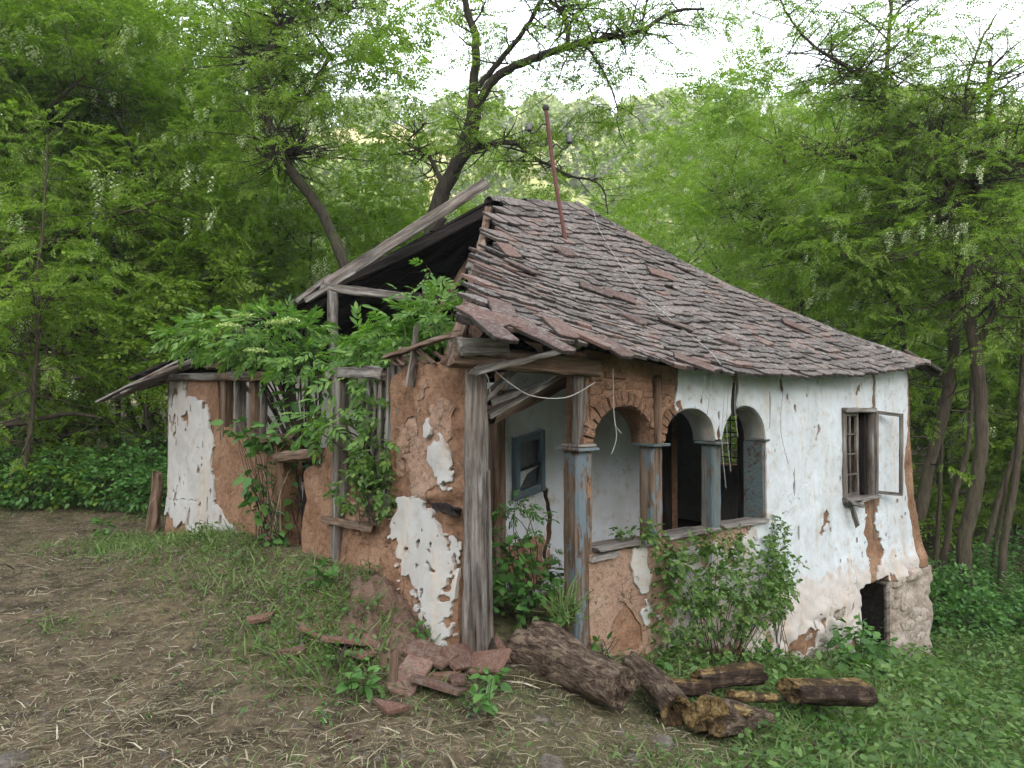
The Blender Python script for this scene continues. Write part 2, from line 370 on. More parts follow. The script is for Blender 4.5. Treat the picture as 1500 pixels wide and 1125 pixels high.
# ------------------------------------------------------------------ building blocks
def slab(name, field, a0, a1, b0, b1, res, mp, off, thick, disp, mats, parent, back=True, smooth=True):
    """panel whose outline is field(a,b) > 0; mp(a,b,c) -> local xyz, c counted outwards."""
    na = int((a1 - a0) / res) + 1; nb = int((b1 - b0) / res) + 1
    A = np.linspace(a0, a1, na); B = np.linspace(b0, b1, nb)
    AA, BB = np.meshgrid(A, B, indexing='ij'); Fv = field(AA, BB)
    Fv[0, :] = np.minimum(Fv[0, :], -1e-4); Fv[-1, :] = np.minimum(Fv[-1, :], -1e-4)
    Fv[:, 0] = np.minimum(Fv[:, 0], -1e-4); Fv[:, -1] = np.minimum(Fv[:, -1], -1e-4)
    pts = []; key = {}; polys = []
    I = Fv > 0
    cells = np.argwhere(I[:-1, :-1] | I[1:, :-1] | I[1:, 1:] | I[:-1, 1:])
    def corner(i, j):
        k = (i, j)
        if k not in key: key[k] = len(pts); pts.append((A[i], B[j]))
        return key[k]
    def cross(i, j, k2, l2):
        k = (i, j, k2, l2) if (i, j) < (k2, l2) else (k2, l2, i, j)
        if k not in key:
            f0 = Fv[k[0], k[1]]; f1 = Fv[k[2], k[3]]; t = f0 / (f0 - f1)
            t = min(max(t, .03), .97)
            key[k] = len(pts); pts.append((A[k[0]] + (A[k[2]] - A[k[0]]) * t, B[k[1]] + (B[k[3]] - B[k[1]]) * t))
        return key[k]
    for i, j in cells:
        i = int(i); j = int(j)
        cs = ((i, j), (i + 1, j), (i + 1, j + 1), (i, j + 1))
        ins = [bool(I[c]) for c in cs]
        if all(ins): polys.append([corner(*c) for c in cs]); continue
        p = []
        for q in range(4):
            c = cs[q]; d = cs[(q + 1) % 4]
            if ins[q]: p.append(corner(*c))
            if ins[q] != ins[(q + 1) % 4]: p.append(cross(*c, *d))
        if len(p) > 2: polys.append(p)
    if not polys: return None
    pa = np.array(pts); n = len(pa)
    d = disp(pa[:, 0], pa[:, 1]) if disp else np.zeros(n)
    V = [mp(a, b, off + dd) for (a, b), dd in zip(pts, d)] + [mp(a, b, off - thick) for a, b in pts]
    edges = {}
    for p in polys:
        for q in range(len(p)): edges[(p[q], p[(q + 1) % len(p)])] = 1
    F = list(polys)
    if back: F += [[x + n for x in reversed(p)] for p in polys]
    nf = len(F)
    F += [[b_, a_, a_ + n, b_ + n] for (a_, b_) in edges if (b_, a_) not in edges]
    ml = mats if isinstance(mats, (list, tuple)) else [mats]
    me = mesh(name, V, F, ml, False, None if len(ml) == 1 else [0] * nf + [1] * (len(F) - nf))
    if smooth:
        sm = np.zeros(len(F), bool); sm[:len(polys)] = True
        me.polygons.foreach_set('use_smooth', sm)
    return obj(name, me, parent)

def frame_from(p0, p1, up=Vector((0, 0, 1)), roll=0):
    x = (p1 - p0).normalized(); y = up.cross(x)
    if y.length < 1e-3: y = Vector((0, 1, 0)).cross(x)
    y.normalize(); z = x.cross(y)
    m = Matrix((x, y, z)).transposed().to_4x4()
    m = Matrix.Translation(p0) @ m @ Matrix.Rotation(roll, 4, 'X')
    return m
def board(name, p0, p1, wd, th, mat, parent=None, roll=0, seg=7, jit=.006, taper=1.0, splint=.04, sag=0, seed=None, label=None, up=Vector((0, 0, 1))):
    """a beam or plank as a mesh along its own X axis."""
    p0 = Vector(p0); p1 = Vector(p1); L = (p1 - p0).length
    rr = random.Random(seed if seed is not None else rnd.random())
    V = []; F = []
    prof = [(-.5, -.38), (-.38, -.5), (.38, -.5), (.5, -.38), (.5, .38), (.38, .5), (-.38, .5), (-.5, .38)]
    for i in range(seg + 1):
        t = i / seg; k = 1 + (taper - 1) * t
        for (a, b) in prof:
            xx = t * L
            if i in (0, seg): xx += rr.uniform(-splint, splint)
            V.append((xx, a * wd * k + rr.uniform(-jit, jit), b * th * k + rr.uniform(-jit, jit) * min(1, th / .05) - sag * 4 * t * (1 - t)))
    for i in range(seg):
        for j in range(8):
            a = i * 8 + j; b = i * 8 + (j + 1) % 8
            F.append([a, b, b + 8, a + 8])
    F.append(list(range(7, -1, -1))); F.append([seg * 8 + j for j in range(8)])
    o = obj(name, mesh(name, V, F, mat), parent, label)
    o.matrix_local = frame_from(p0, p1, up, roll)
    return o
def tube_arrays(path, rad, k=8, rough=0.0, seed=0):
    path = [Vector(p) for p in path]; n = len(path); V = np.zeros((n, k, 3)); ref = Vector((.3, 1, .2)).normalized()
    rs = np.random.RandomState(seed)
    for i, p in enumerate(path):
        t = (path[min(i + 1, n - 1)] - path[max(i - 1, 0)])
        if t.length < 1e-6: t = Vector((0, 0, 1))
        t.normalize(); a = t.cross(ref)
        if a.length < .05: a = t.cross(Vector((1, 0, 0)))
        a.normalize(); b = t.cross(a)
        for j in range(k):
            th = 2 * PI * j / k; r = rad[i] * (1 + rough * rs.uniform(-1, 1))
            q = p + a * (math.cos(th) * r) + b * (math.sin(th) * r); V[i, j] = q
    V = V.reshape(-1, 3)
    i, j = np.meshgrid(np.arange(n - 1), np.arange(k), indexing='ij')
    a = i * k + j; b = i * k + (j + 1) % k
    F = np.stack([a, b, b + k, a + k], -1).reshape(-1, 4)
    return V, F
def join_arrays(parts):
    Vs = []; Fs = []; o = 0
    for V, F in parts: Vs.append(V); Fs.append(F + o); o += len(V)
    return np.concatenate(Vs), np.concatenate(Fs)
def smooth_path(pts, rad, sub=5, wob=.0, seed=0):
    pts = [Vector(p) for p in pts]; rs = random.Random(seed); out = []; ro = []
    for i in range(len(pts) - 1):
        p0 = pts[max(i - 1, 0)]; p1 = pts[i]; p2 = pts[i + 1]; p3 = pts[min(i + 2, len(pts) - 1)]
        for s in range(sub):
            t = s / sub
            q = .5 * ((2 * p1) + (p2 - p0) * t + (2 * p0 - 5 * p1 + 4 * p2 - p3) * t * t + (3 * p1 - p0 - 3 * p2 + p3) * t ** 3)
            q = q + Vector((rs.uniform(-wob, wob), rs.uniform(-wob, wob), rs.uniform(-wob, wob)))
            out.append(q); ro.append(rad[i] + (rad[i + 1] - rad[i]) * t)
    out.append(pts[-1]); ro.append(rad[-1]); return out, ro

# leaf templates: verts (k,3), quads (m,4); x = along the leaf
def leaf_diamond(L, W, fold=.25):
    return (np.array([(0, 0, 0), (L * .45, W / 2, fold * W / 2), (L, 0, -.1 * L), (L * .45, -W / 2, fold * W / 2)]),
            np.array([(0, 1, 2, 3)]))
def leaf_fold(L, W, fold=.3, droop=.15):
    v = np.array([(0, 0, 0), (L * .25, W * .44, fold * W * .4 - droop * L * .25), (L * .62, W * .42, fold * W * .4 - droop * L * .62), (L, 0, -droop * L),
                  (L * .62, -W * .42, fold * W * .4 - droop * L * .62), (L * .25, -W * .44, fold * W * .4 - droop * L * .25)])
    return v, np.array([(0, 3, 2, 1), (0, 5, 4, 3)])
def xf(tp, pos, Rm, s):
    v, f = tp; n = len(pos); k = len(v)
    V = np.einsum('nij,kj->nki', Rm, v) * np.asarray(s).reshape(-1, 1, 1) + np.asarray(pos)[:, None, :]
    F = f[None] + (np.arange(n) * k)[:, None, None]
    return V.reshape(-1, 3), F.reshape(-1, f.shape[1])
def rots(dirs, roll=.4, rs=R):
    d = np.asarray(dirs, float); d = d / np.linalg.norm(d, axis=1, keepdims=True)
    up = np.array([0, 0, 1.0]) + rs.normal(0, roll, d.shape)
    y = np.cross(up, d); y /= (np.linalg.norm(y, axis=1, keepdims=True) + 1e-9)
    z = np.cross(d, y); return np.stack([d, y, z], -1)
def compound(n, L, leaf, droop=.25, seed=0, ang=65):
    """pinnate leaf: pairs of leaflets along a drooping stalk, one at the end."""
    rs = np.random.RandomState(seed); pos = []; dr = []
    for i in range(n):
        t = (i + 1.2) / (n + .7); x = L * t; z = -droop * L * t * t
        for s in (-1, 1):
            a = math.radians(ang - 20 * t + rs.uniform(-8, 8)); pos.append((x, 0, z)); dr.append((math.cos(a), s * math.sin(a), -.25 + rs.uniform(-.15, .15)))
    pos.append((L, 0, -droop * L)); dr.append((1, 0, -.5))
    pos = np.array(pos); return xf(leaf, pos, rots(dr, .2, rs), np.ones(len(pos)) * rs.uniform(.85, 1.1, len(pos)))
def spray(nleaf, Lb, comp_list, seed=0, spread=55):
    rs = np.random.RandomState(seed); parts = []
    for i in range(nleaf):
        t = .12 + .88 * i / (nleaf - 1); s = 1 if i % 2 else -1
        a = math.radians(spread * (1 - .6 * t) + rs.uniform(-15, 15))
        d = np.array([[math.cos(a), s * math.sin(a), rs.uniform(-.35, .15)]])
        parts.append(xf(comp_list[i % len(comp_list)], np.array([[Lb * t, 0, -.15 * Lb * t * t]]), rots(d, .3, rs), [rs.uniform(.75, 1.1)]))
    return join_arrays(parts)
LL = leaf_diamond(.056, .026)
LC = [compound(5, .19, LL, .25, s) for s in range(3)]
LSP = [spray(7, .5, LC, s) for s in range(4)]
LL2 = leaf_diamond(.085, .042)                                   # coarser leaflets for trees farther off
LC2 = [compound(4, .21, LL2, .25, s) for s in range(3)]
LSP2 = [spray(7, .6, LC2, s) for s in range(4)]
LS3 = leaf_fold(.085, .05, .25, .15); LSP3 = [spray(9, .45, [LS3, LS3, LS3], s, 70) for s in range(3)]
def raceme():
    rs = np.random.RandomState(5); n = 18; pos = []; dr = []
    for i in range(n):
        t = i / n; a = i * 2.4; pos.append((.02 * math.cos(a) * (1 - t), .02 * math.sin(a) * (1 - t), -.14 * t)); dr.append((math.cos(a), math.sin(a), -.6))
    return xf(leaf_diamond(.032, .026), np.array(pos), rots(dr, .3, rs), np.ones(n))
RAC = raceme()

def scatter(tps, pos, dirs, scale, rs, roll=.35):
    pos = np.asarray(pos); dirs = np.asarray(dirs); parts = []
    ch = rs.randint(0, len(tps), len(pos)); Rm = rots(dirs, roll, rs)
    sc = scale * rs.uniform(.75, 1.25, len(pos))
    for k in range(len(tps)):
        m = ch == k
        if m.any(): parts.append(xf(tps[k], pos[m], Rm[m], sc[m]))
    return join_arrays(parts)

# ------------------------------------------------------------------ trees
def grow_limb(rs, p, d, L, r, lvl, wood, tips, steps=6, up=.12, wander=.25, k=6):
    path = [p.copy()]; rad = [r]; d = d.normalized(); q = p.copy()
    for i in range(steps):
        d = (d + Vector((rs.normal(0, wander), rs.normal(0, wander), rs.normal(0, wander * .7) + up)) * .6).normalized()
        q = q + d * (L / steps); path.append(q.copy()); rad.append(r * (1 - .8 * (i + 1) / steps))
        t = (i + 1) / steps
        if lvl > 0 and t > .22:
            for _ in range(2 if lvl > 1 or rs.rand() < .6 else 1):
                s = Vector((rs.normal(), rs.normal(), rs.normal() * .5 + .1)); s = (s - d * s.dot(d)).normalized()
                grow_limb(rs, q, d * .55 + s, L * rs.uniform(.34, .52), rad[-1] * .6, lvl - 1, wood, tips, 4 if lvl > 1 else 3, up * .5, wander, 4)
        if lvl == 0 or t > .8:
            s = Vector((rs.normal(), rs.normal(), rs.normal() * .25)); tips.append((q.copy(), (d * .5 + s * .5)))
    if r > .004: wood.append(tube_arrays(path, rad, k, .06, rs.randint(9999)))
def tree_variant(seed, H, c0, spread, lean, tps, lsc, coarse=False, nl=11, dens=1, keep=700):
    rs = np.random.RandomState(seed); wood = []; tips = []
    path = []; rad = []; q = Vector((0, 0, -.4)); n = 9; r0 = .012 * H + .01
    d = Vector((lean * rs.normal(), lean * rs.normal(), 1))
    for i in range(n + 1):
        path.append(q.copy()); rad.append(r0 * (1 - .75 * i / n))
        d = (d + Vector((rs.normal(0, .13), rs.normal(0, .13), .1))).normalized(); q = q + d * ((H * .9 + .4) / n)
    wood.append(tube_arrays(*smooth_path(path, rad, 3), 8, .05, seed))
    for i in range(nl):
        t = c0 + (1 - c0) * (i + rs.rand() * .7) / nl; f = t * n; j = min(int(f), n - 1); p = path[j].lerp(path[j + 1], f - j)
        a = i * 2.4 + rs.rand(); prof = math.sin(PI * min(1, .22 + .78 * (t - c0) / (1 - c0))) ** .6
        dd = Vector((math.cos(a), math.sin(a), rs.uniform(.05, .6)))
        grow_limb(rs, p, dd, spread * (prof * .8 + .3) * rs.uniform(.8, 1.15), rad[j] * .5, 2 if not coarse else 2, wood, tips, 5, .1)
    if keep < len(tips): tips = [tips[i] for i in sorted(rs.choice(len(tips), keep, replace=False))]
    pos = []; dr = []
    for (p, s) in tips:
        for _ in range(dens):
            pos.append(p + Vector(rs.normal(0, .12, 3))); v = Vector(s) + Vector(rs.normal(0, .35, 3)); v.z = v.z * .5 - .05; dr.append(v)
    pos = np.array(pos); dr = np.array(dr)
    WV, WF = join_arrays(wood)
    wm = mesh('trunk', WV, WF, M['bark'] if seed % 2 else M['bark_light'], True)
    CV, CF = scatter(tps, pos, dr, lsc, rs, .35)
    cm = mesh('crown', CV, CF, M['locust'])
    nb = max(6, len(pos) // 14); ii = rs.choice(len(pos), nb, replace=False)
    bp = []; 
    for i in ii:
        for _ in range(rs.randint(2, 7)): bp.append(pos[i] + rs.normal(0, .12, 3) * (1, 1, .6))
    bp = np.array(bp); BV, BF = xf(RAC, bp, rots(np.tile([1, 0, 0.], (len(bp), 1)), .15, rs), rs.uniform(1.0, 1.7, len(bp)))
    bm_ = mesh('blossom', BV, BF, M['blossom'])
    print('tree', seed, len(pos), len(CF))
    return wm, cm, bm_
VAR = [tree_variant(1, 9.5, .22, 2.9, .1, LSP2, 1.0), tree_variant(2, 10.5, .30, 3.0, .15, LSP2, 1.0, nl=12),
       tree_variant(3, 8.5, .15, 2.6, .2, LSP2, 1.0), tree_variant(4, 6.0, .10, 2.1, .15, LSP, 1.25, nl=9),
       tree_variant(5, 4.2, .08, 1.7, .2, LSP3, 1.15, nl=8, keep=1500), tree_variant(6, 8.5, .2, 2.6, .2, LSP3, 1.3, nl=10, keep=1500)]
def plant_tree(var, x, y, s, rz, label, group, name='locust_tree', blossom=True, sink=0):
    t = empty(name, (x, y, float(gh(x, y, False)) - sink), rz); t.scale = (s, s, s * rnd.uniform(.92, 1.1)); tag(t, label, 'tree', group)
    wm, cm, bm_ = VAR[var]
    obj('trunk', wm, t); obj('crown', cm, t)
    if blossom and var < 4: obj('blossom', bm_, t)
    return t

# ------------------------------------------------------------------ the wood round the house
def hero_tree(label, limbs, base, leaf_from=.35, twigs=5, tl=.9, seed=0, mat='bark', per=2, lsc=1.0, flowers=40, name='locust_tree', leafy=None, keep=1000):
    """limbs: lists of (px, py, distance, radius); leaves grow on twigs along every limb."""
    rs = np.random.RandomState(seed); wood = []; tips = []
    o = empty(name, base); tag(o, label, 'tree')
    inv = Vector(base)
    for li, lb in enumerate(limbs):
        pts = [P(a, b, c) for a, b, c, _ in lb]; rad = [q[3] * (.66 if mat == 'bark' else .8) for q in lb]
        path, rr = smooth_path(pts, rad, 6, .012, seed + li)
        wood.append(tube_arrays(path, rr, 9 if rad[0] > .08 else 6, .07, seed + li))
        if leafy is not None and not leafy[li]: continue
        n = len(path)
        for i in range(int(n * (leaf_from if rad[0] > .07 else .12)), n):
            for _ in range(twigs if rr[i] < .05 else max(1, twigs // 2)):
                if rs.rand() > .55: continue
                d = Vector(rs.normal(0, 1, 3)); d.z = d.z * .5 + .15
                grow_limb(rs, path[i], d, tl * rs.uniform(.6, 1.4), min(.018, rr[i] * .5), 1, wood, tips, 4, .06, .25, 4)
    WV, WF = join_arrays(wood)
    obj('trunk', mesh('trunk', WV - np.array(inv), WF, M[mat], True), o)
    if tips:
        if keep < len(tips): tips = [tips[i] for i in sorted(rs.choice(len(tips), keep, replace=False))]
        pos = []; dr = []
        for p, s in tips:
            for _ in range(per):
                pos.append(np.array(p) + rs.normal(0, .08, 3)); v = np.array(s) + rs.normal(0, .3, 3); v[2] = v[2] * .5 - .1; dr.append(v)
        pos = np.array(pos); CV, CF = scatter(LSP, pos, np.array(dr), lsc, rs, .35)
        obj('crown', mesh('crown', CV - np.array(inv), CF, M['locust']), o)
        if flowers:
            ii = rs.choice(len(pos), min(flowers, len(pos)), replace=False)
            bp = np.concatenate([pos[ii] + rs.normal(0, .1, (len(ii), 3)) for _ in range(4)])
            BV, BF = xf(RAC, bp, rots(np.tile([1, 0, 0.], (len(bp), 1)), .15, rs), rs.uniform(.8, 1.3, len(bp)))
            obj('blossom', mesh('blossom', BV - np.array(inv), BF, M['blossom']), o)
        print('hero', label[:30], len(pos))
    return o

hero_tree('big dark old locust rising behind the broken roof with long bare limbs over the ridge', [
    [(618, 420, 12.6, .24), (642, 300, 12.6, .21), (668, 240, 12.6, .18), (688, 180, 12.6, .14), (694, 120, 12.5, .12), (697, 60, 12.4, .10), (684, 15, 12.3, .085), (676, -40, 12.2, .07)],
    [(672, 232, 12.6, .12), (694, 190, 12.5, .12), (702, 150, 12.3, .115), (728, 112, 12.1, .11), (770, 90, 11.9, .10), (826, 70, 11.7, .085), (880, 58, 11.5, .07), (935, 46, 11.3, .055), (985, 18, 11.2, .04), (1032, 12, 11.1, .02)],
    [(700, 128, 12.3, .075), (735, 85, 12.2, .07), (770, 40, 12.1, .06), (797, -5, 12.0, .05)],
    [(668, 250, 12.5, .09), (690, 222, 12.3, .075), (715, 212, 12.1, .06), (752, 210, 11.9, .055), (785, 232, 11.8, .045), (830, 255, 11.7, .03), (880, 272, 11.6, .02), (890, 315, 11.6, .012)],
    [(833, 66, 11.7, .06), (828, 25, 11.7, .05), (805, 0, 11.7, .045), (785, -20, 11.7, .03)],
    [(858, 68, 11.6, .028), (885, 105, 11.4, .024), (903, 155, 11.3, .018), (905, 185, 11.3, .013), (917, 215, 11.3, .006)],
    [(903, 155, 11.3, .016), (930, 170, 11.2, .012), (950, 195, 11.2, .006)],
    [(940, 46, 11.3, .03), (945, 10, 11.3, .025), (955, -15, 11.3, .02)],
    [(940, 48, 11.3, .025), (975, 55, 11.2, .018), (995, 75, 11.2, .007)],
    [(832, 62, 11.7, .03), (842, 20, 11.8, .02), (875, 12, 11.8, .016), (910, 28, 11.8, .008)],
    [(648, 270, 12.6, .07), (632, 235, 12.8, .055), (612, 220, 12.9, .045), (600, 205, 13, .03), (625, 180, 13, .025)],
    [(835, 72, 11.7, .02), (820, 110, 11.6, .015), (805, 140, 11.6, .01), (745, 175, 11.6, .006)],
], (-1.5, 12.6, 0), .45, 3, .7, 3, per=1, flowers=10, keep=430)
hero_tree('slender dark locust left of the roof, its trunk kinked sideways at mid height', [
    [(520, 430, 12.3, .14), (490, 350, 12.3, .135), (460, 295, 12.3, .13), (428, 252, 12.3, .13), (410, 225, 12.3, .14), (395, 190, 12.3, .135), (386, 140, 12.3, .13), (392, 90, 12.3, .12), (402, 45, 12.3, .11), (403, -10, 12.3, .09)],
    [(401, 55, 12.3, .07), (430, 25, 12.3, .06), (465, 12, 12.3, .05), (500, 18, 12.3, .03), (525, 10, 12.3, .02)],
    [(394, 92, 12.3, .05), (380, 82, 12.3, .045), (368, 60, 12.3, .03), (366, 20, 12.3, .02)],
    [(390, 160, 12.3, .035), (420, 150, 12.3, .03), (450, 130, 12.2, .02), (475, 95, 12.2, .01)],
    [(405, 222, 12.3, .08), (430, 225, 12.3, .07), (440, 218, 12.3, .05)],
], (-3, 12.3, 0), .3, 5, 1.0, 5, per=1, flowers=70, keep=480)
hero_tree('tall straight locust at the right edge, the stouter trunk beside the house corner', [
    [(1418, 885, 12.2, .15), (1412, 800, 12.2, .135), (1424, 740, 12.2, .13), (1437, 660, 12.2, .125), (1436, 590, 12.2, .12), (1430, 520, 12.2, .12), (1417, 450, 12.2, .11), (1416, 400, 12.2, .10), (1420, 330, 12.3, .08), (1424, 270, 12.4, .07), (1445, 200, 12.4, .055), (1450, 90, 12.4, .04)],
    [(1432, 505, 12.2, .07), (1455, 460, 12, .06), (1480, 425, 11.9, .055), (1512, 395, 11.8, .05)],
    [(1424, 290, 12.3, .06), (1440, 260, 12.2, .055), (1460, 240, 12.1, .05), (1482, 232, 12, .04)],
    [(1420, 330, 12.3, .05), (1395, 280, 12.5, .045), (1370, 240, 12.6, .04), (1350, 190, 12.7, .03), (1290, 160, 12.8, .015)],
    [(1430, 250, 12.4, .03), (1415, 170, 12.4, .03), (1425, 90, 12.4, .025), (1460, 20, 12.4, .015)],
    [(1418, 400, 12.2, .03), (1380, 370, 12, .025), (1300, 380, 11.8, .015), (1230, 372, 11.8, .006)],
], (7.3, 12.2, -1.6), .55, 5, 1.1, 8, 'bark_light', 1, flowers=60, keep=850)
hero_tree('leaning locust right of the house whose limb arcs far left over the roof end', [
    [(1345, 760, 13.2, .13), (1362, 680, 13.2, .12), (1382, 600, 13.2, .115), (1398, 500, 13.2, .11), (1398, 420, 13.2, .10), (1392, 350, 13.2, .09)],
    [(1394, 355, 13.2, .09), (1365, 315, 13.1, .09), (1330, 280, 13, .08), (1303, 250, 12.9, .065), (1298, 150, 12.9, .05), (1302, 60, 12.9, .04), (1306, -20, 12.9, .03)],
    [(1318, 265, 13, .06), (1270, 238, 12.8, .05), (1235, 225, 12.7, .04), (1190, 228, 12.6, .02)],
    [(1300, 165, 12.9, .035), (1275, 125, 12.7, .04), (1235, 95, 12.6, .035), (1190, 65, 12.5, .03), (1150, 15, 12.4, .02), (1140, -20, 12.4, .015)],
    [(1350, 300, 13.1, .045), (1355, 250, 13, .04), (1375, 215, 13, .03), (1385, 150, 13, .02)],
    [(1392, 340, 13.2, .05), (1420, 300, 13.3, .04), (1440, 250, 13.4, .03)],
    [(1388, 345, 13.2, .03), (1340, 325, 13, .025), (1270, 325, 12.8, .015), (1200, 340, 12.6, .008)],
], (7.3, 13.2, -1.6), .2, 5, 1.1, 9, 'bark_light', 1, flowers=70, keep=800)
hero_tree('crooked locust just behind the right end of the roof, its fork bare and twisted', [
    [(1330, 640, 14, .09), (1325, 520, 14, .085), (1318, 460, 14, .08), (1300, 425, 14, .075), (1296, 395, 14, .06), (1290, 330, 14, .04), (1280, 290, 14, .03)],
    [(1176, 470, 14.5, .06), (1172, 400, 14.5, .06), (1150, 365, 14.4, .055), (1120, 325, 14.2, .04), (1080, 292, 14, .03), (1040, 280, 14, .015)],
    [(1172, 395, 14.5, .03), (1190, 350, 14.5, .025), (1210, 330, 14.5, .012)],
    [(1298, 420, 14, .03), (1255, 400, 13.8, .02), (1210, 395, 13.7, .01)],
], (6, 14, -1.6), .2, 5, 1.0, 10, 'bark', 1, flowers=50, keep=800)
hero_tree('thin pale sapling with broken hanging twigs at the far left edge of the wood', [
    [(36, 690, 10.9, .045), (46, 620, 10.9, .04), (52, 540, 10.9, .036), (57, 470, 10.9, .032), (56, 400, 10.9, .028), (66, 300, 10.9, .02), (70, 200, 10.9, .012)],
    [(55, 500, 10.9, .012), (62, 450, 10.8, .01), (85, 410, 10.7, .006)],
    [(57, 460, 10.9, .012), (80, 430, 10.7, .01), (110, 400, 10.5, .006)],
    [(56, 480, 10.9, .01), (70, 500, 10.8, .008), (62, 540, 10.7, .004)],
], (-7, 10.9, .1), .4, 3, .8, 12, 'bark_light', 1, flowers=4, keep=170, name='sapling')
hero_tree('dark forked locust high in the left corner with a limb bent to the right', [
    [(30, 330, 15, .11), (42, 200, 15, .09), (60, 140, 15, .08), (72, 80, 15, .07), (80, 0, 15, .05)],
    [(110, 190, 15.5, .07), (125, 160, 15.5, .07), (140, 135, 15.5, .06), (170, 110, 15.5, .03)],
    [(75, 300, 15.2, .09), (76, 200, 15.2, .09), (88, 100, 15.2, .07), (95, 20, 15.2, .05)],
    [(60, 130, 15, .03), (20, 90, 15, .02), (0, 40, 15, .01)],
], (-9.6, 15, .1), .1, 6, 1.2, 14, 'bark', 1, flowers=90, keep=800)

spots = []
def wood(rows, grp, lab, sc=(.9, 1.15), vs=(0, 1, 2)):
    labs = lab if isinstance(lab, list) else [lab] * len(rows)
    for (x, y), lab in zip(rows, labs):
        spots.append((x, y))
        plant_tree(vs[rnd.randrange(len(vs))], x, y, rnd.uniform(*sc), rnd.uniform(0, 6.28), lab, grp)
rr_ = random.Random(5)
def jrow(x0, x1, n, y, j=.7): return [(x0 + (x1 - x0) * (i + .5) / n + rr_.uniform(-j, j), y + rr_.uniform(-j, j)) for i in range(n)]
wood(jrow(-14, -5.5, 4, 14.8), 'locust trees in the wood left of the house', 'leafy flowering locust in the dense wood left of the house', (1.05, 1.25))
wood(jrow(-17, -4, 4, 19, 1), 'locust trees in the wood left of the house', 'leafy flowering locust in the dense wood left of the house', (1.15, 1.35))
wood(jrow(-13, -6.5, 3, 16.8), 'locust trees in the wood left of the house', 'leafy flowering locust in the dense wood left of the house')
wood(jrow(-15, -6, 3, 22, 1), 'broadleaf trees deep in the left wood', ['darker broadleaf tree deep behind the far left corner of the picture', 'darker broadleaf tree deep behind the pale sapling', 'darker broadleaf tree deep behind the eave boards of the house'], (.9, 1.1), (5,))
wood(jrow(-26, -5, 5, 26, 1.5), 'locust trees in the wood left of the house', 'leafy flowering locust in the dense wood left of the house', (1.45, 1.7))
wood(jrow(-3, 6.5, 3, 18.5), 'locust trees behind the house', 'locust in the row close behind the tiled roof', (.5, .62))
wood(jrow(-6, 9, 5, 24, 1), 'locust trees behind the house', 'locust in the row close behind the tiled roof', (.65, .8))
wood([(4.2, 23.5), (7.0, 25), (9.4, 22.5)], 'tall locusts closing in behind the right roof slope', ['tall airy locust rising behind the middle of the right roof slope', 'tall airy locust rising over the lower right roof slope', 'tall airy locust rising past the right end of the roof'], (1.1, 1.22))
wood(jrow(10.5, 14, 1, 16.5), 'locust trees in the wood right of the house', 'slim flowering locust in the open wood right of the house', (.95, 1.1))
wood(jrow(9, 18, 4, 21, 1), 'locust trees in the wood right of the house', 'slim flowering locust in the open wood right of the house', (1.2, 1.4))
wood(jrow(10, 26, 4, 27, 1.5), 'locust trees in the wood right of the house', 'slim flowering locust in the open wood right of the house', (1.45, 1.65))
wood(jrow(-10, 16, 9, 32, 2), 'locust trees farther up the valley', 'pale locust farther up the valley behind the house', (.95, 1.15))
wood(jrow(-34, 36, 16, 42, 2.5), 'locust trees farther up the valley', 'pale locust farther up the valley behind the house', (1.3, 1.6))
wood(jrow(-24, 34, 14, 52, 2.5), 'locust trees at the foot of the slope', 'hazy tall locust at the foot of the far slope', (1.2, 1.45))
wood(jrow(-11, -5, 3, 12.9, .4), 'young locusts at the edge of the clearing', ['young locust at the left edge of the picture beside the pale sapling', 'young bushy locust midway between the pale sapling and the house', 'young tree overhanging the eave boards at the far left corner of the house'], (.85, 1.05), (3, 4))
wood(jrow(-5, 4, 3, 15.2, .5), 'young locusts close behind the house', ['young locust showing over the elder left of the loose roof plank', 'young locust showing above the ridge beside the service mast', 'young locust showing over the far right hip of the roof'], (.9, 1.1), (3,))
wood(jrow(7.5, 13, 3, 17.5, .5), 'young trees right of the house', ['young leafy tree closest to the house corner among the slim trunks', 'young leafy tree behind the stout right trunk', 'young leafy tree at the right frame edge'], (.8, 1.0), (3, 4))
wood([(12.5, 19), (10.5, 24)], 'broadleaf trees in the right wood', ['broad leaved tree just behind the right frame edge trunks', 'broad leaved tree far back above the leaning locust'], (.9, 1.0), (5,))

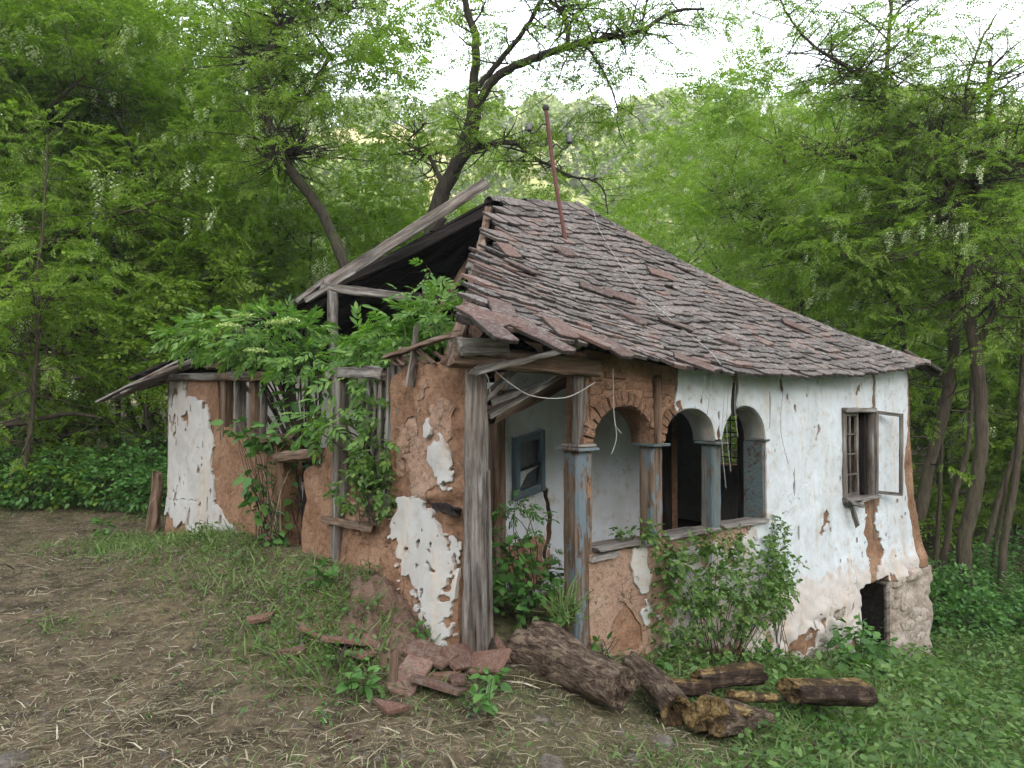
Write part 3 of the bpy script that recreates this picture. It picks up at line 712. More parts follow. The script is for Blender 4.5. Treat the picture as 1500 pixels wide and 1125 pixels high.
# bare slim trunks under the canopy on the right
def pole_tree(label, pts, grp=None, mat='bark_light'):
    path, r = smooth_path([P(a, b, c) for a, b, c, _ in pts], [q[3] for q in pts], 5, .01, rnd.randrange(999))
    base = path[0]; V, F = tube_arrays(path, r, 7, .06, rnd.randrange(999))
    o = obj('slim_tree', mesh('slim_tree', V - np.array(base), F, M[mat], True)); o.location = base
    tag(o, label, 'tree', grp)
for lab, pts in (
    ('slim trunk leaning left between the two big trunks right of the house', [(1372, 880, 13.5, .06), (1385, 800, 13.5, .055), (1400, 720, 13.5, .05), (1420, 640, 13.6, .04), (1425, 500, 13.8, .03)]),
    ('slim trunk slanting sharply right behind the stout trunk', [(1430, 850, 14.5, .06), (1455, 760, 14.5, .055), (1490, 650, 14.5, .045), (1515, 560, 14.5, .04)]),
    ('forked slim trunk at the right frame edge', [(1465, 905, 12.6, .07), (1470, 800, 12.6, .06), (1488, 700, 12.7, .055), (1498, 560, 12.8, .05), (1500, 420, 12.9, .04)]),
    ('pale dead stick leaning across the trunks at the right', [(1448, 860, 13, .03), (1462, 780, 12.9, .03), (1475, 700, 12.8, .025), (1487, 650, 12.8, .015)]),
    ('slim trunk rising close to the house corner', [(1368, 860, 14.6, .045), (1374, 780, 14.6, .04), (1378, 690, 14.6, .035), (1383, 560, 14.8, .03)]),
    ('far slim trunk standing dark in the thick of the right wood', [(1400, 840, 17, .08), (1404, 700, 17, .07), (1412, 560, 17, .06), (1404, 400, 17, .05)]),
): pole_tree(lab, pts)
pole_tree('bare fallen trunk lying low across the left wood', [(-60, 668, 11.6, .04), (0, 628, 11.6, .045), (40, 618, 11.6, .042), (100, 606, 11.6, .035), (150, 612, 11.6, .02)], None)
for i, (a, b, c) in enumerate([(170, 640, 14), (225, 650, 15), (120, 600, 16), (290, 500, 17), (15, 640, 13)]):
    pole_tree('thin dark trunk deep in the shade of the left wood', [(a, b + 50, c, .05), (a + 5, b - 120, c, .045), (a - 6, b - 300, c, .035)], 'thin dark trunks in the left wood', 'bark')

# trees on the sunlit slope: one mesh each
ft = []
for s in range(3):
    rs = np.random.RandomState(40 + s); n = 900
    d = rs.normal(0, 1, (n, 3)); d /= np.linalg.norm(d, axis=1, keepdims=True); rad = rs.uniform(.55, 1, n) ** .5
    lump = 1 + .28 * fbm(d[:, 0] * 2.2 + s * 9, d[:, 1] * 2.2, d[:, 2] * 2.2, 2)
    pos = d * (rad * lump)[:, None] * (2.6, 2.6, 3.1) + (0, 0, 3.6)
    CV, CF = scatter([leaf_diamond(.75, .5)], pos, d + rs.normal(0, .5, d.shape), 1, rs, .8)
    tv, tf = tube_arrays([(0, 0, -1), (0, 0, 4)], [.2, .08], 5)
    V, F = join_arrays([(CV, CF), (tv, tf)])
    ft.append(mesh('hillside_tree', V, F, [M['far_leaf'], M['bark']], False, [0] * len(CF) + [1] * len(tf)))
for i in range(400):
    y = 66 + 135 * rr_.random() ** .9; x = rr_.uniform(-.5, .6) * y
    if fbm(x / 14, y / 14, 9, 2) < -.16: continue
    o = obj('hillside_tree', ft[i % 3]); o.location = (x, y, float(farz(np.array(x), np.array(y))) - .3)
    s = rr_.uniform(.8, 1.6); o.scale = (s, s, s * rr_.uniform(.8, 1.1)); o.rotation_euler[2] = rr_.uniform(0, 6)
    tag(o, 'small pale tree on the sunlit slope above the wood', 'tree', 'trees on the sunlit slope')

# ------------------------------------------------------------------ the ruined house (local axes: x along the arcade, y along the broken side wall)
house = empty('ruined_house', HO, HA)
tag(house, 'derelict whitewashed mud house with arched porch and half fallen tiled roof', 'house')
def prt(o, label=None):
    if label and o is not None: o['label'] = label
    return o
mpF = lambda a, b, c: (a, -c, b)                    # arcade side, outwards is -y
mpL = lambda a, b, c: (-c, a, b)                    # side wall, outwards is -x
def ell(A, B, ca, cb, ra, rb): return ((A - ca) / ra) ** 2 + ((B - cb) / rb) ** 2 - 1
def box(A, B, a0, a1, b0, b1): return np.minimum(np.minimum(A - a0, a1 - A), np.minimum(B - b0, b1 - B))
EA = np.array([-.6, .0, .6, 1.8, 3.0, 3.8, 4.6, 5.4, 6.0, 6.45]); EZ = np.array([2.02, 1.98, 1.93, 1.79, 1.76, 1.775, 1.80, 1.87, 1.94, 1.99])
def eavez(u): return np.interp(u, EA, EZ)
V0 = -.24; VR = 2.95; ZR = 3.90
def zr(u): return np.interp(u, [2.4, 3.85], [3.88, 4.06])
def roofz(u, v):
    s = np.clip((v - V0) / (VR - V0), -.2, 1)
    return eavez(u) * (1 - s) + zr(u) * s - .46 * s * (1 - s) * np.clip((u + 1) / 3, .4, 1) + .025 * fbm(u * 1.1, v * 1.3, 3, 3)
def walltop(u): return roofz(u, 0 * u + .03) - .05

ARCH = [(1.365, .335, 1.29, .29), (2.165, .335, 1.285, .27), (2.94, .33, 1.28, .29)]
def arch_hole(A, B):
    f = -box(A, B, 1.03, 3.27, .56, 1.29)
    for ca, ra, cb, rb in ARCH: f = np.minimum(f, np.where(B > cb - .02, ell(A, B, ca, cb, ra, rb) * .2, f))
    return f
RE = lambda B: 6.40 + .07 * sst(1.3, .6, B) + .30 * sst(.7, -.3, B) + .03 * fbm(B * 5, B * 0, 2, 3)      # the wall's far edge swells downwards
def core(A, B):
    f = np.minimum(A - .98, RE(B) - A); f = np.minimum(f, walltop(A) - B)
    f = np.minimum(f, arch_hole(A, B))
    f = np.minimum(f, -box(A, B, 4.74, 5.36, .60, 1.53))
    d = box(A, B, 4.97, 5.66, -3, -.30 + .05 * (A - 5.2) + .03 * fbm(A * 8, B * 8, 0, 2)) + .015 * fbm(A * 6, B * 6, 3, 2)
    f = np.minimum(f, -d)
    f = np.where(A > 5.55, np.minimum(f, B + .34 + .03 * fbm(A * 7, 0 * A, 1, 2)), f)       # the pier carries the last bay
    return f
def fdisp(A, B):
    lump = .014 * fbm(A * 2.2, B * 2.2, 0, 4) + .006 * fbm(A * 14, B * 14, 5, 3)
    low = sst(.1, -.5, B)
    return lump + low * (.05 + .055 * np.abs(fbm(A * 3.6, B * 5.2, 8, 3)) + .008 * fbm(A * 12, B * 15, 2, 3))
front = prt(slab('front_wall', core, .9, 6.95, -1.6, 2.3, .028, mpF, 0, .2, fdisp, [M['mud'], M['mud']], house))
def plast(A, B):
    n = fbm(A * 5, B * 5, 11, 4); nf = fbm(A * 17, B * 17, 4, 3)
    f = np.minimum(core(A, B) - .004, 1e3)
    edge = A - np.where(B > .56, np.interp(B, [1.25, 1.5, 1.9], [1.86, 1.97, 2.02]), 3.02) + .05 * n
    f = np.minimum(f, edge)
    # exposed post in the crack above arch three, and the long crack beside it
    f = np.minimum(f, np.where(B > 1.5, np.abs(A - 2.78 + .03 * n) - .045, 1))
    f = np.minimum(f, np.where((B > 1.36) & (B < 1.72), np.abs(A - 3.34 - .012 * n) - .008, 1))
    # mud stripe over and under the window
    c = np.interp(B, [-.35, 0, .3, .62, 1.5, 1.9], [5.30, 5.43, 5.33, 5.42, 5.44, 5.42]); hw = np.interp(B, [-.35, 0, .3, .58, .62, 1.5, 1.9], [.03, .20, .13, .20, .07, .05, .035])
    f = np.minimum(f, np.abs(A - c + .05 * n) - hw * (1 + .5 * nf))
    # bare corner
    cr = np.interp(B, [-.4, 0, .4, .9, 1.3, 1.7, 2], [6.50, 6.42, 6.30, 6.18, 6.30, 6.33, 6.36])
    f = np.minimum(f, cr - A + .05 * n)
    # foot of the wall: render fallen away between lumps
    low = sst(-.22, -.50, B); f = np.minimum(f, .30 - low * .30 + n * .42 + .10)
    # long torn lip above the foundation
    for (a, b, ra, rb) in ((3.76, .86, .028, .12), (3.83, .40, .02, .11), (3.79, 1.55, .03, .035), (3.66, 1.66, .02, .04), (3.43, 1.22, .016, .02), (4.1, .60, .012, .02), (4.45, .35, .02, .03), (3.95, .10, .02, .02),
                           (4.62, .02, .03, .045), (4.3, .75, .01, .015), (3.6, 1.1, .01, .02), (5.7, .15, .02, .03), (5.9, -.1, .03, .02), (4.9, .42, .015, .03), (2.3, 1.62, .02, .03)):
        f = np.minimum(f, (ell(A, B, a, b, ra * .8, rb * .9) + 1.5 * nf) * .03)
    f = np.minimum(f, (.57 - fbm(A * 9, B * 6, 21, 3)) * .3)
    return f
prt(slab('plaster', plast, 1.7, 6.9, -1.3, 2.2, .02, mpF, .014, .016, lambda A, B: fdisp(A, B) + .004 * fbm(A * 7, B * 7, 2, 3), M['plaster'], front, back=False))
# parapet under the arches
def para(A, B):
    f = np.minimum(box(A, B, .985, 3.32, -1.4, .545 + .02 * fbm(A * 6, 0 * A, 3, 3)), 1)
    hole = np.minimum(B + .18, .17 - .20 * np.abs(A - 1.36) / .17 - B + 0.0) + .025 * fbm(A * 9, B * 9, 1, 3)
    hole = np.minimum(hole, .17 - np.abs(A - 1.36) - .0)
    return np.minimum(f, -hole)
pdisp = lambda A, B: .014 * fbm(A * 3, B * 3, 1, 4) + .05 * sst(.25, -.4, B)
par = prt(slab('parapet', para, .95, 3.35, -1.5, .6, .022, mpF, .008, .16, pdisp, [M['mud_light'], M['mud']], house))
def parpl(A, B):
    n = fbm(A * 6, B * 6, 31, 4)
    a = -ell(A, B, 1.56 + .12 * (.3 - B), .28, .10, .27) * .07 + .16 * n
    b = -ell(A, B, 2.35, .05, .55, .5) * .1 + .2 * n
    c = -ell(A, B, 3.05, -.05, .30, .5) * .1 + .2 * n
    return np.minimum(para(A, B) - .003, np.maximum(np.maximum(a, b), c))
slab('plaster', parpl, 1.0, 3.34, -1.2, .56, .018, mpF, .022, .014, pdisp, M['plaster_left'], par, back=False)
bx_hole = mesh('hole_lining', [(1.1, .13, -.4), (1.7, .13, -.4), (1.7, .13, .3), (1.1, .13, .3)], [[0, 1, 2, 3]], M['mud']); obj('hole_lining', bx_hole, par)

def prism(poly, y0, y1, jit=0, rr=rnd):
    """closed block: outline in (x, z), from depth y0 (front) to y1, front face slightly domed."""
    n = len(poly); cx = sum(p[0] for p in poly) / n; cz = sum(p[1] for p in poly) / n
    V = [(cx + (p[0] - cx) * .88 + rr.uniform(-jit, jit), y0 + rr.uniform(-jit, jit), cz + (p[1] - cz) * .88 + rr.uniform(-jit, jit)) for p in poly]
    V += [(p[0], y0 + .012 + rr.uniform(0, jit), p[1]) for p in poly] + [(p[0], y1, p[1]) for p in poly]
    F = [list(range(n - 1, -1, -1))]
    for k in (0, 1): F += [[k * n + i, k * n + (i + 1) % n, (k + 1) * n + (i + 1) % n, (k + 1) * n + i] for i in range(n)]
    return V, F
def split_edges(poly, rr, j=.006):
    out = []
    for i, p in enumerate(poly):
        q = poly[(i + 1) % len(poly)]; out.append(p); out.append(((p[0] + q[0]) / 2 + rr.uniform(-j, j), (p[1] + q[1]) / 2 + rr.uniform(-j, j)))
    return out
def brick(poly, y0, par_, m='mudbrick'):
    V, F = prism(split_edges(poly, rnd), y0, y0 + .09, .004)
    return obj('brick', mesh('brick', V, F, M[m]), par_)
# mud-brick ring of the first arch and of the left half of the second
def ring(ca, ra, cb, rb, th0, th1, n, ro):
    for i in range(n):
        a0 = th0 + (th1 - th0) * i / n; a1 = th0 + (th1 - th0) * (i + 1) / n; g_ = .012
        a0 += g_; a1 -= g_; k = ro * rnd.uniform(.9, 1.1)
        pts = [(ca + (ra + .0) * math.cos(a0), cb + rb * math.sin(a0)), (ca + (ra + k) * math.cos(a0), cb + (rb + k) * math.sin(a0)),
               (ca + (ra + k) * math.cos(a1), cb + (rb + k) * math.sin(a1)), (ca + ra * math.cos(a1), cb + rb * math.sin(a1))]
        brick(pts, -.018 + rnd.uniform(-.006, .006), front)
for k_ in range(7):
    z_ = -.17 + k_ * .048; hw_ = .16 * (1 - k_ / 8)
    brick([(1.36 - hw_, z_), (1.36 + hw_, z_ + .004), (1.36 + hw_ * .95, z_ + .038), (1.36 - hw_ * .9, z_ + .036)], .045 + rnd.uniform(-.012, .02), par)
ring(1.365, .335, 1.29, .29, .02, PI - .02, 17, .105)
ring(2.165, .335, 1.285, .27, PI * .60, PI - .05, 6, .085)
for (a0, a1, b0, b1) in ((1.00, 1.14, 1.66, 1.74), (1.155, 1.36, 1.705, 1.765), (1.375, 1.56, 1.70, 1.755), (1.575, 1.69, 1.64, 1.72), (1.00, 1.08, 1.575, 1.65), (1.015, 1.14, 1.75, 1.82),
                         (1.155, 1.40, 1.775, 1.83), (1.415, 1.66, 1.765, 1.80), (1.60, 1.69, 1.555, 1.63), (1.79, 1.90, 1.66, 1.73), (1.79, 1.94, 1.74, 1.79), (1.79, 1.87, 1.57, 1.65), (1.0, 1.04, 1.48, 1.56), (1.66, 1.70, 1.45, 1.54)):
    j = lambda: rnd.uniform(-.008, .008)
    brick([(a0 + j(), b0 + j()), (a1 + j(), b0 + j()), (a1 + j(), b1 + j()), (a0 + j(), b1 + j())], -.016 + rnd.uniform(-.006, .006), front)
# arch soffits: curved render under each arch, as deep as the wall
for k, (ca, ra, cb, rb) in enumerate(ARCH):
    n = 16; V = []; F = []
    for i in range(n + 1):
        a = PI * i / n; r1 = .004
        for y in (.0, .2): V.append((ca + (ra - .006) * math.cos(a), y, cb + (rb - .006) * math.sin(a)))
        for y in (.2, .0): V.append((ca + (ra + .01) * math.cos(a), y, cb + (rb + .01) * math.sin(a)))
    for i in range(n):
        for q in range(4): F.append([i * 4 + q, i * 4 + (q + 1) % 4, (i + 1) * 4 + (q + 1) % 4, (i + 1) * 4 + q])
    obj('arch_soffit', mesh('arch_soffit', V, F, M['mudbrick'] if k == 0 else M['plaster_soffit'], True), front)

def post(name, p0, p1, w0, mat, seg=10, jit=.005, taper=1, th=None, roll=0, splint=.02, parent=house, label=None):
    return board(name, p0, p1, w0, th or w0, mat, parent, roll, seg, jit, taper, splint, label=label)
# pillars with capitals
def pillar(u, w_, z0, z1, mat, label):
    t = obj('pillar', None, house) if False else None
    p = post('pillar', (u, .07, z0), (u, .07, z1), w_, M[mat], 8, .003, label=label)
    return p
pillar(.955, .15, -.25, 1.265, 'wood_blue', 'worn pillar with flaking blue paint beside the porch entrance')
pillar(1.765, .135, .50, 1.265, 'wood_blue', 'blue painted pillar between the first two arches')
pillar(2.555, .125, .52, 1.255, 'wood_teal', 'dull teal pillar between the last two arches')
def bx(name, x0, x1, y0, y1, z0, z1, mat, parent=house, label=None, jit=.003):
    V = []; 
    for x in (x0, x1):
        for y in (y0, y1):
            for z in (z0, z1): V.append((x + rnd.uniform(-jit, jit), y + rnd.uniform(-jit, jit), z + rnd.uniform(-jit, jit)))
    bm = bmesh.new(); vs_ = [bm.verts.new(v) for v in V]
    for f in ((0, 1, 3, 2), (4, 6, 7, 5), (0, 4, 5, 1), (2, 3, 7, 6), (0, 2, 6, 4), (1, 5, 7, 3)): bm.faces.new([vs_[i] for i in f])
    bmesh.ops.bevel(bm, geom=bm.edges[:], offset=min(.004, (z1 - z0) * .2), segments=1, affect='EDGES')
    me = bpy.data.meshes.new(name); bm.to_mesh(me); bm.free(); me.materials.append(mat)
    return obj(name, me, parent, label)
bx('capital', .85, 1.065, -.045, .17, 1.268, 1.292, M['wood_blue']); bx('capital', .87, 1.05, -.03, .15, 1.295, 1.312, M['wood'])
bx('capital', 1.665, 1.865, -.045, .17, 1.268, 1.29, M['wood_teal']); bx('capital', 2.465, 2.645, -.045, .17, 1.258, 1.278, M['wood_teal'])
bx('capital', 3.235, 3.32, -.03, .17, 1.255, 1.275, M['wood_teal'])
bx('jamb_board', 3.235, 3.262, -.004, .19, .56, 1.253, M['wood_teal'])
post('post', (.955, .05, 1.31), (.955, .05, 1.84), .085, M['wood'], 6, label='upper post standing on the porch entrance pillar')
post('post', (1.74, .0, 1.292), (1.735, .0, 1.80), .075, M['wood_brown'], 6, label='wooden stud set in the mud bricks between the arches')
post('post', (2.78, .04, 1.50), (2.78, .04, 1.78), .09, M['wood_dark'], 4)
post('post', (5.43, .06, 1.50), (5.43, .06, 1.9), .09, M['wood_dark'], 4)
post('post', (5.44, .055, .0), (5.44, .055, 1.5), .11, M['wood_brown'], 8)
post('post', (6.36, .06, .9), (6.38, .06, 1.95), .11, M['wood_brown'], 6)
# sill boards on the parapet
for (a, b, z, y) in ((1.03, 1.50, .575, -.03), (1.50, 1.70, .555, -.02), (1.83, 2.30, .565, -.03), (2.28, 2.52, .56, -.02), (2.62, 3.25, .57, -.03)):
    board('sill_board', (a, y + .08, z), (b, y + .08, z + rnd.uniform(-.01, .01)), .22, .028, M['wood'], house, 0, 5, .004)
board('sill_board', (1.02, .03, .52), (1.25, .03, .525), .16, .05, M['wood'], house, 0, 4, .004)

# corner post, weathered and split
cpost = post('corner_post', (.0, .0, -.1), (.015, .015, 1.80), .155, M['wood'], 16, .007, .82, .14, splint=.0, label='tall split corner post at the open end of the porch')
board('splinter', (-.03, -.085, .02), (-.03, -.062, .62), .05, .03, M['wood'], house, 0, 6, .004, .5)
board('splinter', (.05, -.082, .15), (.045, -.068, 1.2), .04, .02, M['wood'], house, 0, 8, .004, .6)
board('wall_plate', (-.17, .02, 1.885), (1.1, .03, 1.845), .15, .13, M['wood_brown'], house, 0, 10, .006, label='charred eave beam across the porch corner')
board('beam_end', (-.20, -.03, 1.93), (.18, -.02, 1.95), .14, .12, M['wood'], house, 0, 5, .012, splint=.03)
board('wall_plate', (1.1, .10, 1.835), (3.3, .10, 1.76), .10, .07, M['wood_dark'], house, 0, 8, .005)
# porch: back wall with the askew blue window
mpI = lambda a, b, c: (a, 1.2 - c, b)
def inner(A, B):
    f = np.minimum(box(A, B, 1.24 + .03 * fbm(B * 6, 0 * B, 1, 3), 3.42, -.2, 1.86), 1)
    wl = -box(A + .0 * B, B - .20 * (A - 1.5), 1.33, 1.66, .845, 1.31)
    cr = np.abs(A - 1.74 - .05 * fbm(B * 7, 0 * B, 4, 3) - .06 * (B - .5)) - np.interp(B, [.2, .5, .75, .86, .9], [.02, .03, .02, .035, -.1])
    cr = np.where((B > .2) & (B < .88), cr, 1)
    return np.minimum(np.minimum(f, wl), cr)
iw = slab('porch_back_wall', inner, 1.2, 3.4, -.25, 1.9, .032, mpI, 0, .14, lambda A, B: .012 * fbm(A * 2.5, B * 2.5, 7, 4), [M['plaster_in'], M['mud']], house)
slab('mud_patch', lambda A, B: np.minimum(-ell(A, B, 1.5, .22, .3, .22) * .1 + .06 * fbm(A * 7, B * 7, 2, 3), inner(A, B) - .01), 1.2, 2.2, -.1, .6, .02, mpI, .008, .006, None, M['mud'], iw, back=False)
wf = obj('blue_window', mesh('blue_window', [], [], M['wood_window_blue']), house, 'small askew blue window frame with a torn pale sheet behind its glass')
def wpt(a, z): return Vector((a, 1.165, z + .20 * (a - 1.5)))
for (p, q) in (((1.335, .845), (1.655, .845)), ((1.335, 1.305), (1.655, 1.305)), ((1.35, .83), (1.35, 1.32)), ((1.64, .83), (1.64, 1.32))):
    o = board('window_frame', wpt(*p), wpt(*q), .045, .07, M['wood_window_blue'], wf, 0, 4, .002)
def quad(name, pts, mat, parent, t=.004, label=None):
    n = len(pts); V = [Vector(p) for p in pts]; nn = (V[1] - V[0]).cross(V[2] - V[0]).normalized() * t
    V2 = [v - nn for v in V]
    F = [list(range(n)), [n + i for i in range(n - 1, -1, -1)]] + [[(i + 1) % n, i, n + i, n + (i + 1) % n] for i in range(n)]
    return obj(name, mesh(name, V + V2, F, mat), parent, label)
W2 = lambda a, z, y: Vector((a, y, z + .20 * (a - 1.5)))
quad('pane', [W2(1.36, .86, 1.19), W2(1.635, .86, 1.19), W2(1.635, 1.29, 1.19), W2(1.36, 1.29, 1.19)], M['glass'], wf)
quad('torn_sheet', [W2(1.375, .87, 1.17), W2(1.40, .90, 1.17), W2(1.48, 1.0, 1.17), W2(1.60, 1.03, 1.17), W2(1.60, 1.045, 1.17), W2(1.375, 1.045, 1.17)], M['paper'], wf)
board('window_frame', W2(1.38, 1.05, 1.16), W2(1.62, 1.05, 1.16), .02, .02, M['wood_dark'], wf, 0, 3, .001)
post('post', (1.17, 1.2, -.1), (1.16, 1.2, 1.7), .12, M['wood_brown'], 8)
# end wall of the porch with a doorway into the lit-through room
mpE = lambda a, b, c: (3.36 - c, a, b)
def endw(A, B): return np.minimum(box(A, B, .0, 6.0, -.9, 1.86), -box(A, B, .27, 1.12, -.3, 1.62))
ew = slab('porch_end_wall', endw, -.02, 6.02, -.95, 1.9, .07, mpE, 0, .14, lambda A, B: .01 * fbm(A * 2, B * 2, 3, 3), [M['plaster_in'], M['mud']], house)
for p, q in (((3.34, .26, 0), (3.34, .26, 1.62)), ((3.34, 1.13, 0), (3.34, 1.13, 1.62)), ((3.34, .24, 1.62), (3.34, 1.15, 1.62))):
    board('door_frame', p, q, .06, .09, M['wood_dark'], house, 0, 5, .003)
# room shell: far walls, barred window on the far side, floor, ceiling
mpR = lambda a, b, c: (6.24 + c, a, b)
def farw(A, B): return np.minimum(box(A, B, .19, 5.9, -1.4, 1.95), -box(A, B, 2.05, 2.60, .75, 1.50))
fw_ = slab('far_gable_wall', farw, .1, 6.0, -1.45, 2.0, .08, mpR, .16, .3, lambda A, B: .02 * fbm(A * 2, B * 2, 3, 3), [M['plaster'], M['mud']], house)
for i in range(3): board('window_bar', (6.3, 2.16 + i * .16, .74), (6.3, 2.16 + i * .16, 1.51), .016, .016, M['iron'], fw_, 0, 2, .001)
for i in range(4): board('window_bar', (6.31, 2.04, .85 + i * .17), (6.31, 2.61, .85 + i * .17), .016, .016, M['iron'], fw_, 0, 2, .001)
mpB = lambda a, b, c: (a, 5.72 + c, b)
slab('rear_wall', lambda A, B: box(A, B, .0, 6.2, -1.0, 1.95), -.1, 6.3, -1.1, 2.0, .1, mpB, .16, .3, lambda A, B: .02 * fbm(A * 2, B * 2, 5, 3), [M['plaster_left'], M['mud']], house)
slab('room_wall', lambda A, B: box(A, B, 3.38, 6.1, -.2, 1.88), 3.3, 6.2, -.3, 1.95, .1, lambda a, b, c: (a, 3.1 - c, b), 0, .14, None, [M['plaster_in'], M['mud']], house)
bx('floor', 3.38, 6.1, .2, 5.8, -.12, -.05, M['wood_dark']); bx('floor', .15, 3.3, .15, 5.8, -.2, -.06, M['earth'])
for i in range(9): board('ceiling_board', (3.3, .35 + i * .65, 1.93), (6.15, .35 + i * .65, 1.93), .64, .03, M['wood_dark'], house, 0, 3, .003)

# casement window in the white wall
win = obj('casement_window', mesh('casement_window', [], [], M['wood']), house, 'weathered grey casement window with one sash swung wide open')
for (p, q, wd, th) in (((4.70, -.02, .615), (5.40, -.02, .60), .045, .10), ((4.70, -.02, 1.525), (5.40, -.02, 1.52), .05, .10), ((4.735, -.02, .58), (4.735, -.02, 1.545), .05, .05), ((5.365, -.02, .58), (5.365, -.02, 1.545), .055, .05)):
    board('window_frame', p, q, th if abs(p[2] - q[2]) < .1 else wd, wd, M['wood'], win, 0, 6, .003, splint=.012)
for x in (5.30, 5.325): board('window_frame', (x, .05, .62), (x, .05, 1.5), .03, .06, M['wood_dark'], win, 0, 4, .002)
s1 = obj('sash', mesh('sash', [], [], M['wood']), win)
s1.location = (4.77, .0, .63); s1.rotation_euler[2] = math.radians(3)
for (p, q) in (((0, 0, .02), (.32, 0, .02)), ((0, 0, .85), (.32, 0, .85)), ((.0, 0, 0), (.0, 0, .87)), ((.32, 0, 0), (.32, 0, .87))):
    o = board('sash_rail', p, q, .038, .035, M['wood'], s1, 0, 4, .002, splint=.0)
for z in (.23, .44, .645): board('muntin', (0, .0, z), (.32, 0, z), .018, .018, M['wood'], s1, 0, 3, .001, splint=.0)
board('muntin', (.15, 0, .02), (.15, 0, .85), .018, .018, M['wood'], s1, 0, 3, .001, splint=.0)
for i in range(5): board('window_bar', (4.80 + i * .12, .13, .61), (4.80 + i * .12, .13, 1.52), .014, .014, M['iron'], win, 0, 2, .001)
s2 = obj('sash', mesh('sash', [], [], M['wood']), win, 'open sash without glass folded back against the wall')
s2.location = (5.385, -.055, .63); s2.rotation_euler = (0, math.radians(1.2), math.radians(-14))
for (p, q) in (((0, 0, .02), (.40, 0, -.02)), ((0, 0, .87), (.40, 0, .84)), ((.0, 0, 0), (.0, 0, .88)), ((.40, 0, -.03), (.40, 0, .86))):
    board('sash_rail', p, q, .034, .035, M['wood'], s2, 0, 4, .002, splint=.0)
board('broken_sill', (4.70, -.07, .60), (4.98, -.09, .54), .07, .03, M['wood'], win, 0, 4, .005)
board('broken_sill', (4.78, -.07, .56), (4.86, -.09, .36), .05, .025, M['wood'], win, 0, 4, .005)
board('broken_sill', (5.0, -.06, .585), (5.42, -.06, .60), .06, .02, M['wood'], win, 0, 4, .005)

# stone pier under the far corner
pier = slab('pier', lambda A, B: np.minimum(A - 5.66 - .03 * fbm(B * 5, 0 * B, 1, 3), np.minimum(6.86 + .04 * fbm(B * 4, 0 * B, 2, 3) - A, np.minimum(B + 2.0, -.34 + .03 * fbm(A * 6, 0 * A, 4, 2) - B))),
            5.6, 6.95, -2.0, -.2, .025, mpF, .04, .7, lambda A, B: .07 * fbm(A * 2.6, B * 4.5, 6, 4) + .02 * fbm(A * 12, B * 14, 6, 3), [M['stone'], M['stone']], house)
pier['label'] = 'lumpy limewashed stone pier carrying the far corner'
def rock_mesh(name, r, sq, mat, seed, sub=2):
    bm = bmesh.new(); bmesh.ops.create_icosphere(bm, subdivisions=sub, radius=1)
    co = np.array([v.co[:] for v in bm.verts]); n = fbm(co[:, 0] * 1.2 + seed * 7, co[:, 1] * 1.2, co[:, 2] * 1.2, 3)
    pl = np.abs(co) ** .7 * np.sign(co)
    for v, q, k in zip(bm.verts, pl, n): v.co = Vector(q * (1 + .28 * k) * np.array(sq) * r)
    me = bpy.data.meshes.new(name); bm.to_mesh(me); bm.free(); me.materials.append(mat)
    me.polygons.foreach_set('use_smooth', np.ones(len(me.polygons), bool)); return me
SM = [rock_mesh('stone', .1, (1.3, .7, .62), M['stone'], s) for s in range(4)]
for i in range(26):
    a = rnd.uniform(5.74, 6.8); b = -.40 - i * .062 + rnd.uniform(-.02, .02)
    o = obj('stone', SM[i % 4], pier); o.location = (a, -.03 + rnd.uniform(-.01, .02), b); o.rotation_euler = (0, rnd.uniform(-.2, .2), rnd.uniform(-.15, .15))
    s = rnd.uniform(.9, 1.5); o.scale = (s * 1.1, .55, s * .8)
for (a, b, s) in ((6.3, -.36, 1.6), (5.95, -.38, 1.3)):
    o = obj('stone', SM[int(s * 10) % 4], pier); o.location = (a, .0, b); o.scale = (s, s, s * .9)
for i in range(20):                                   # foundation stones showing through the render
    a = rnd.uniform(3.35, 4.75); b = rnd.uniform(-.95, -.33) - (a - 3.3) * .06
    o = obj('stone', SM[i % 4], front); o.location = (a, -.05, b); s = rnd.uniform(.6, 1.15); o.scale = (s * 1.1, .35, s * .8); o.rotation_euler[1] = rnd.uniform(-.3, .3)
bx('dark_jamb_liner', 5.60, 5.65, -.03, .76, -1.8, -.37, M['wood_dark'])  # near-black board added to stand in for the darkness of the opening
bx('cellar_door', 5.575, 5.655, -.07, -.035, -1.6, -.40, M['wood'])
bx('cellar_wall', 4.6, 6.6, 2.4, 2.5, -1.9, -.2, M['wood_dark']); bx('cellar_wall', 5.02, 5.08, .21, 2.4, -1.9, -.2, M['wood_dark']); bx('cellar_wall', 6.55, 6.6, .75, 2.4, -1.9, -.2, M['wood_dark'])  # walls added in near-black so the cellar looks unlit

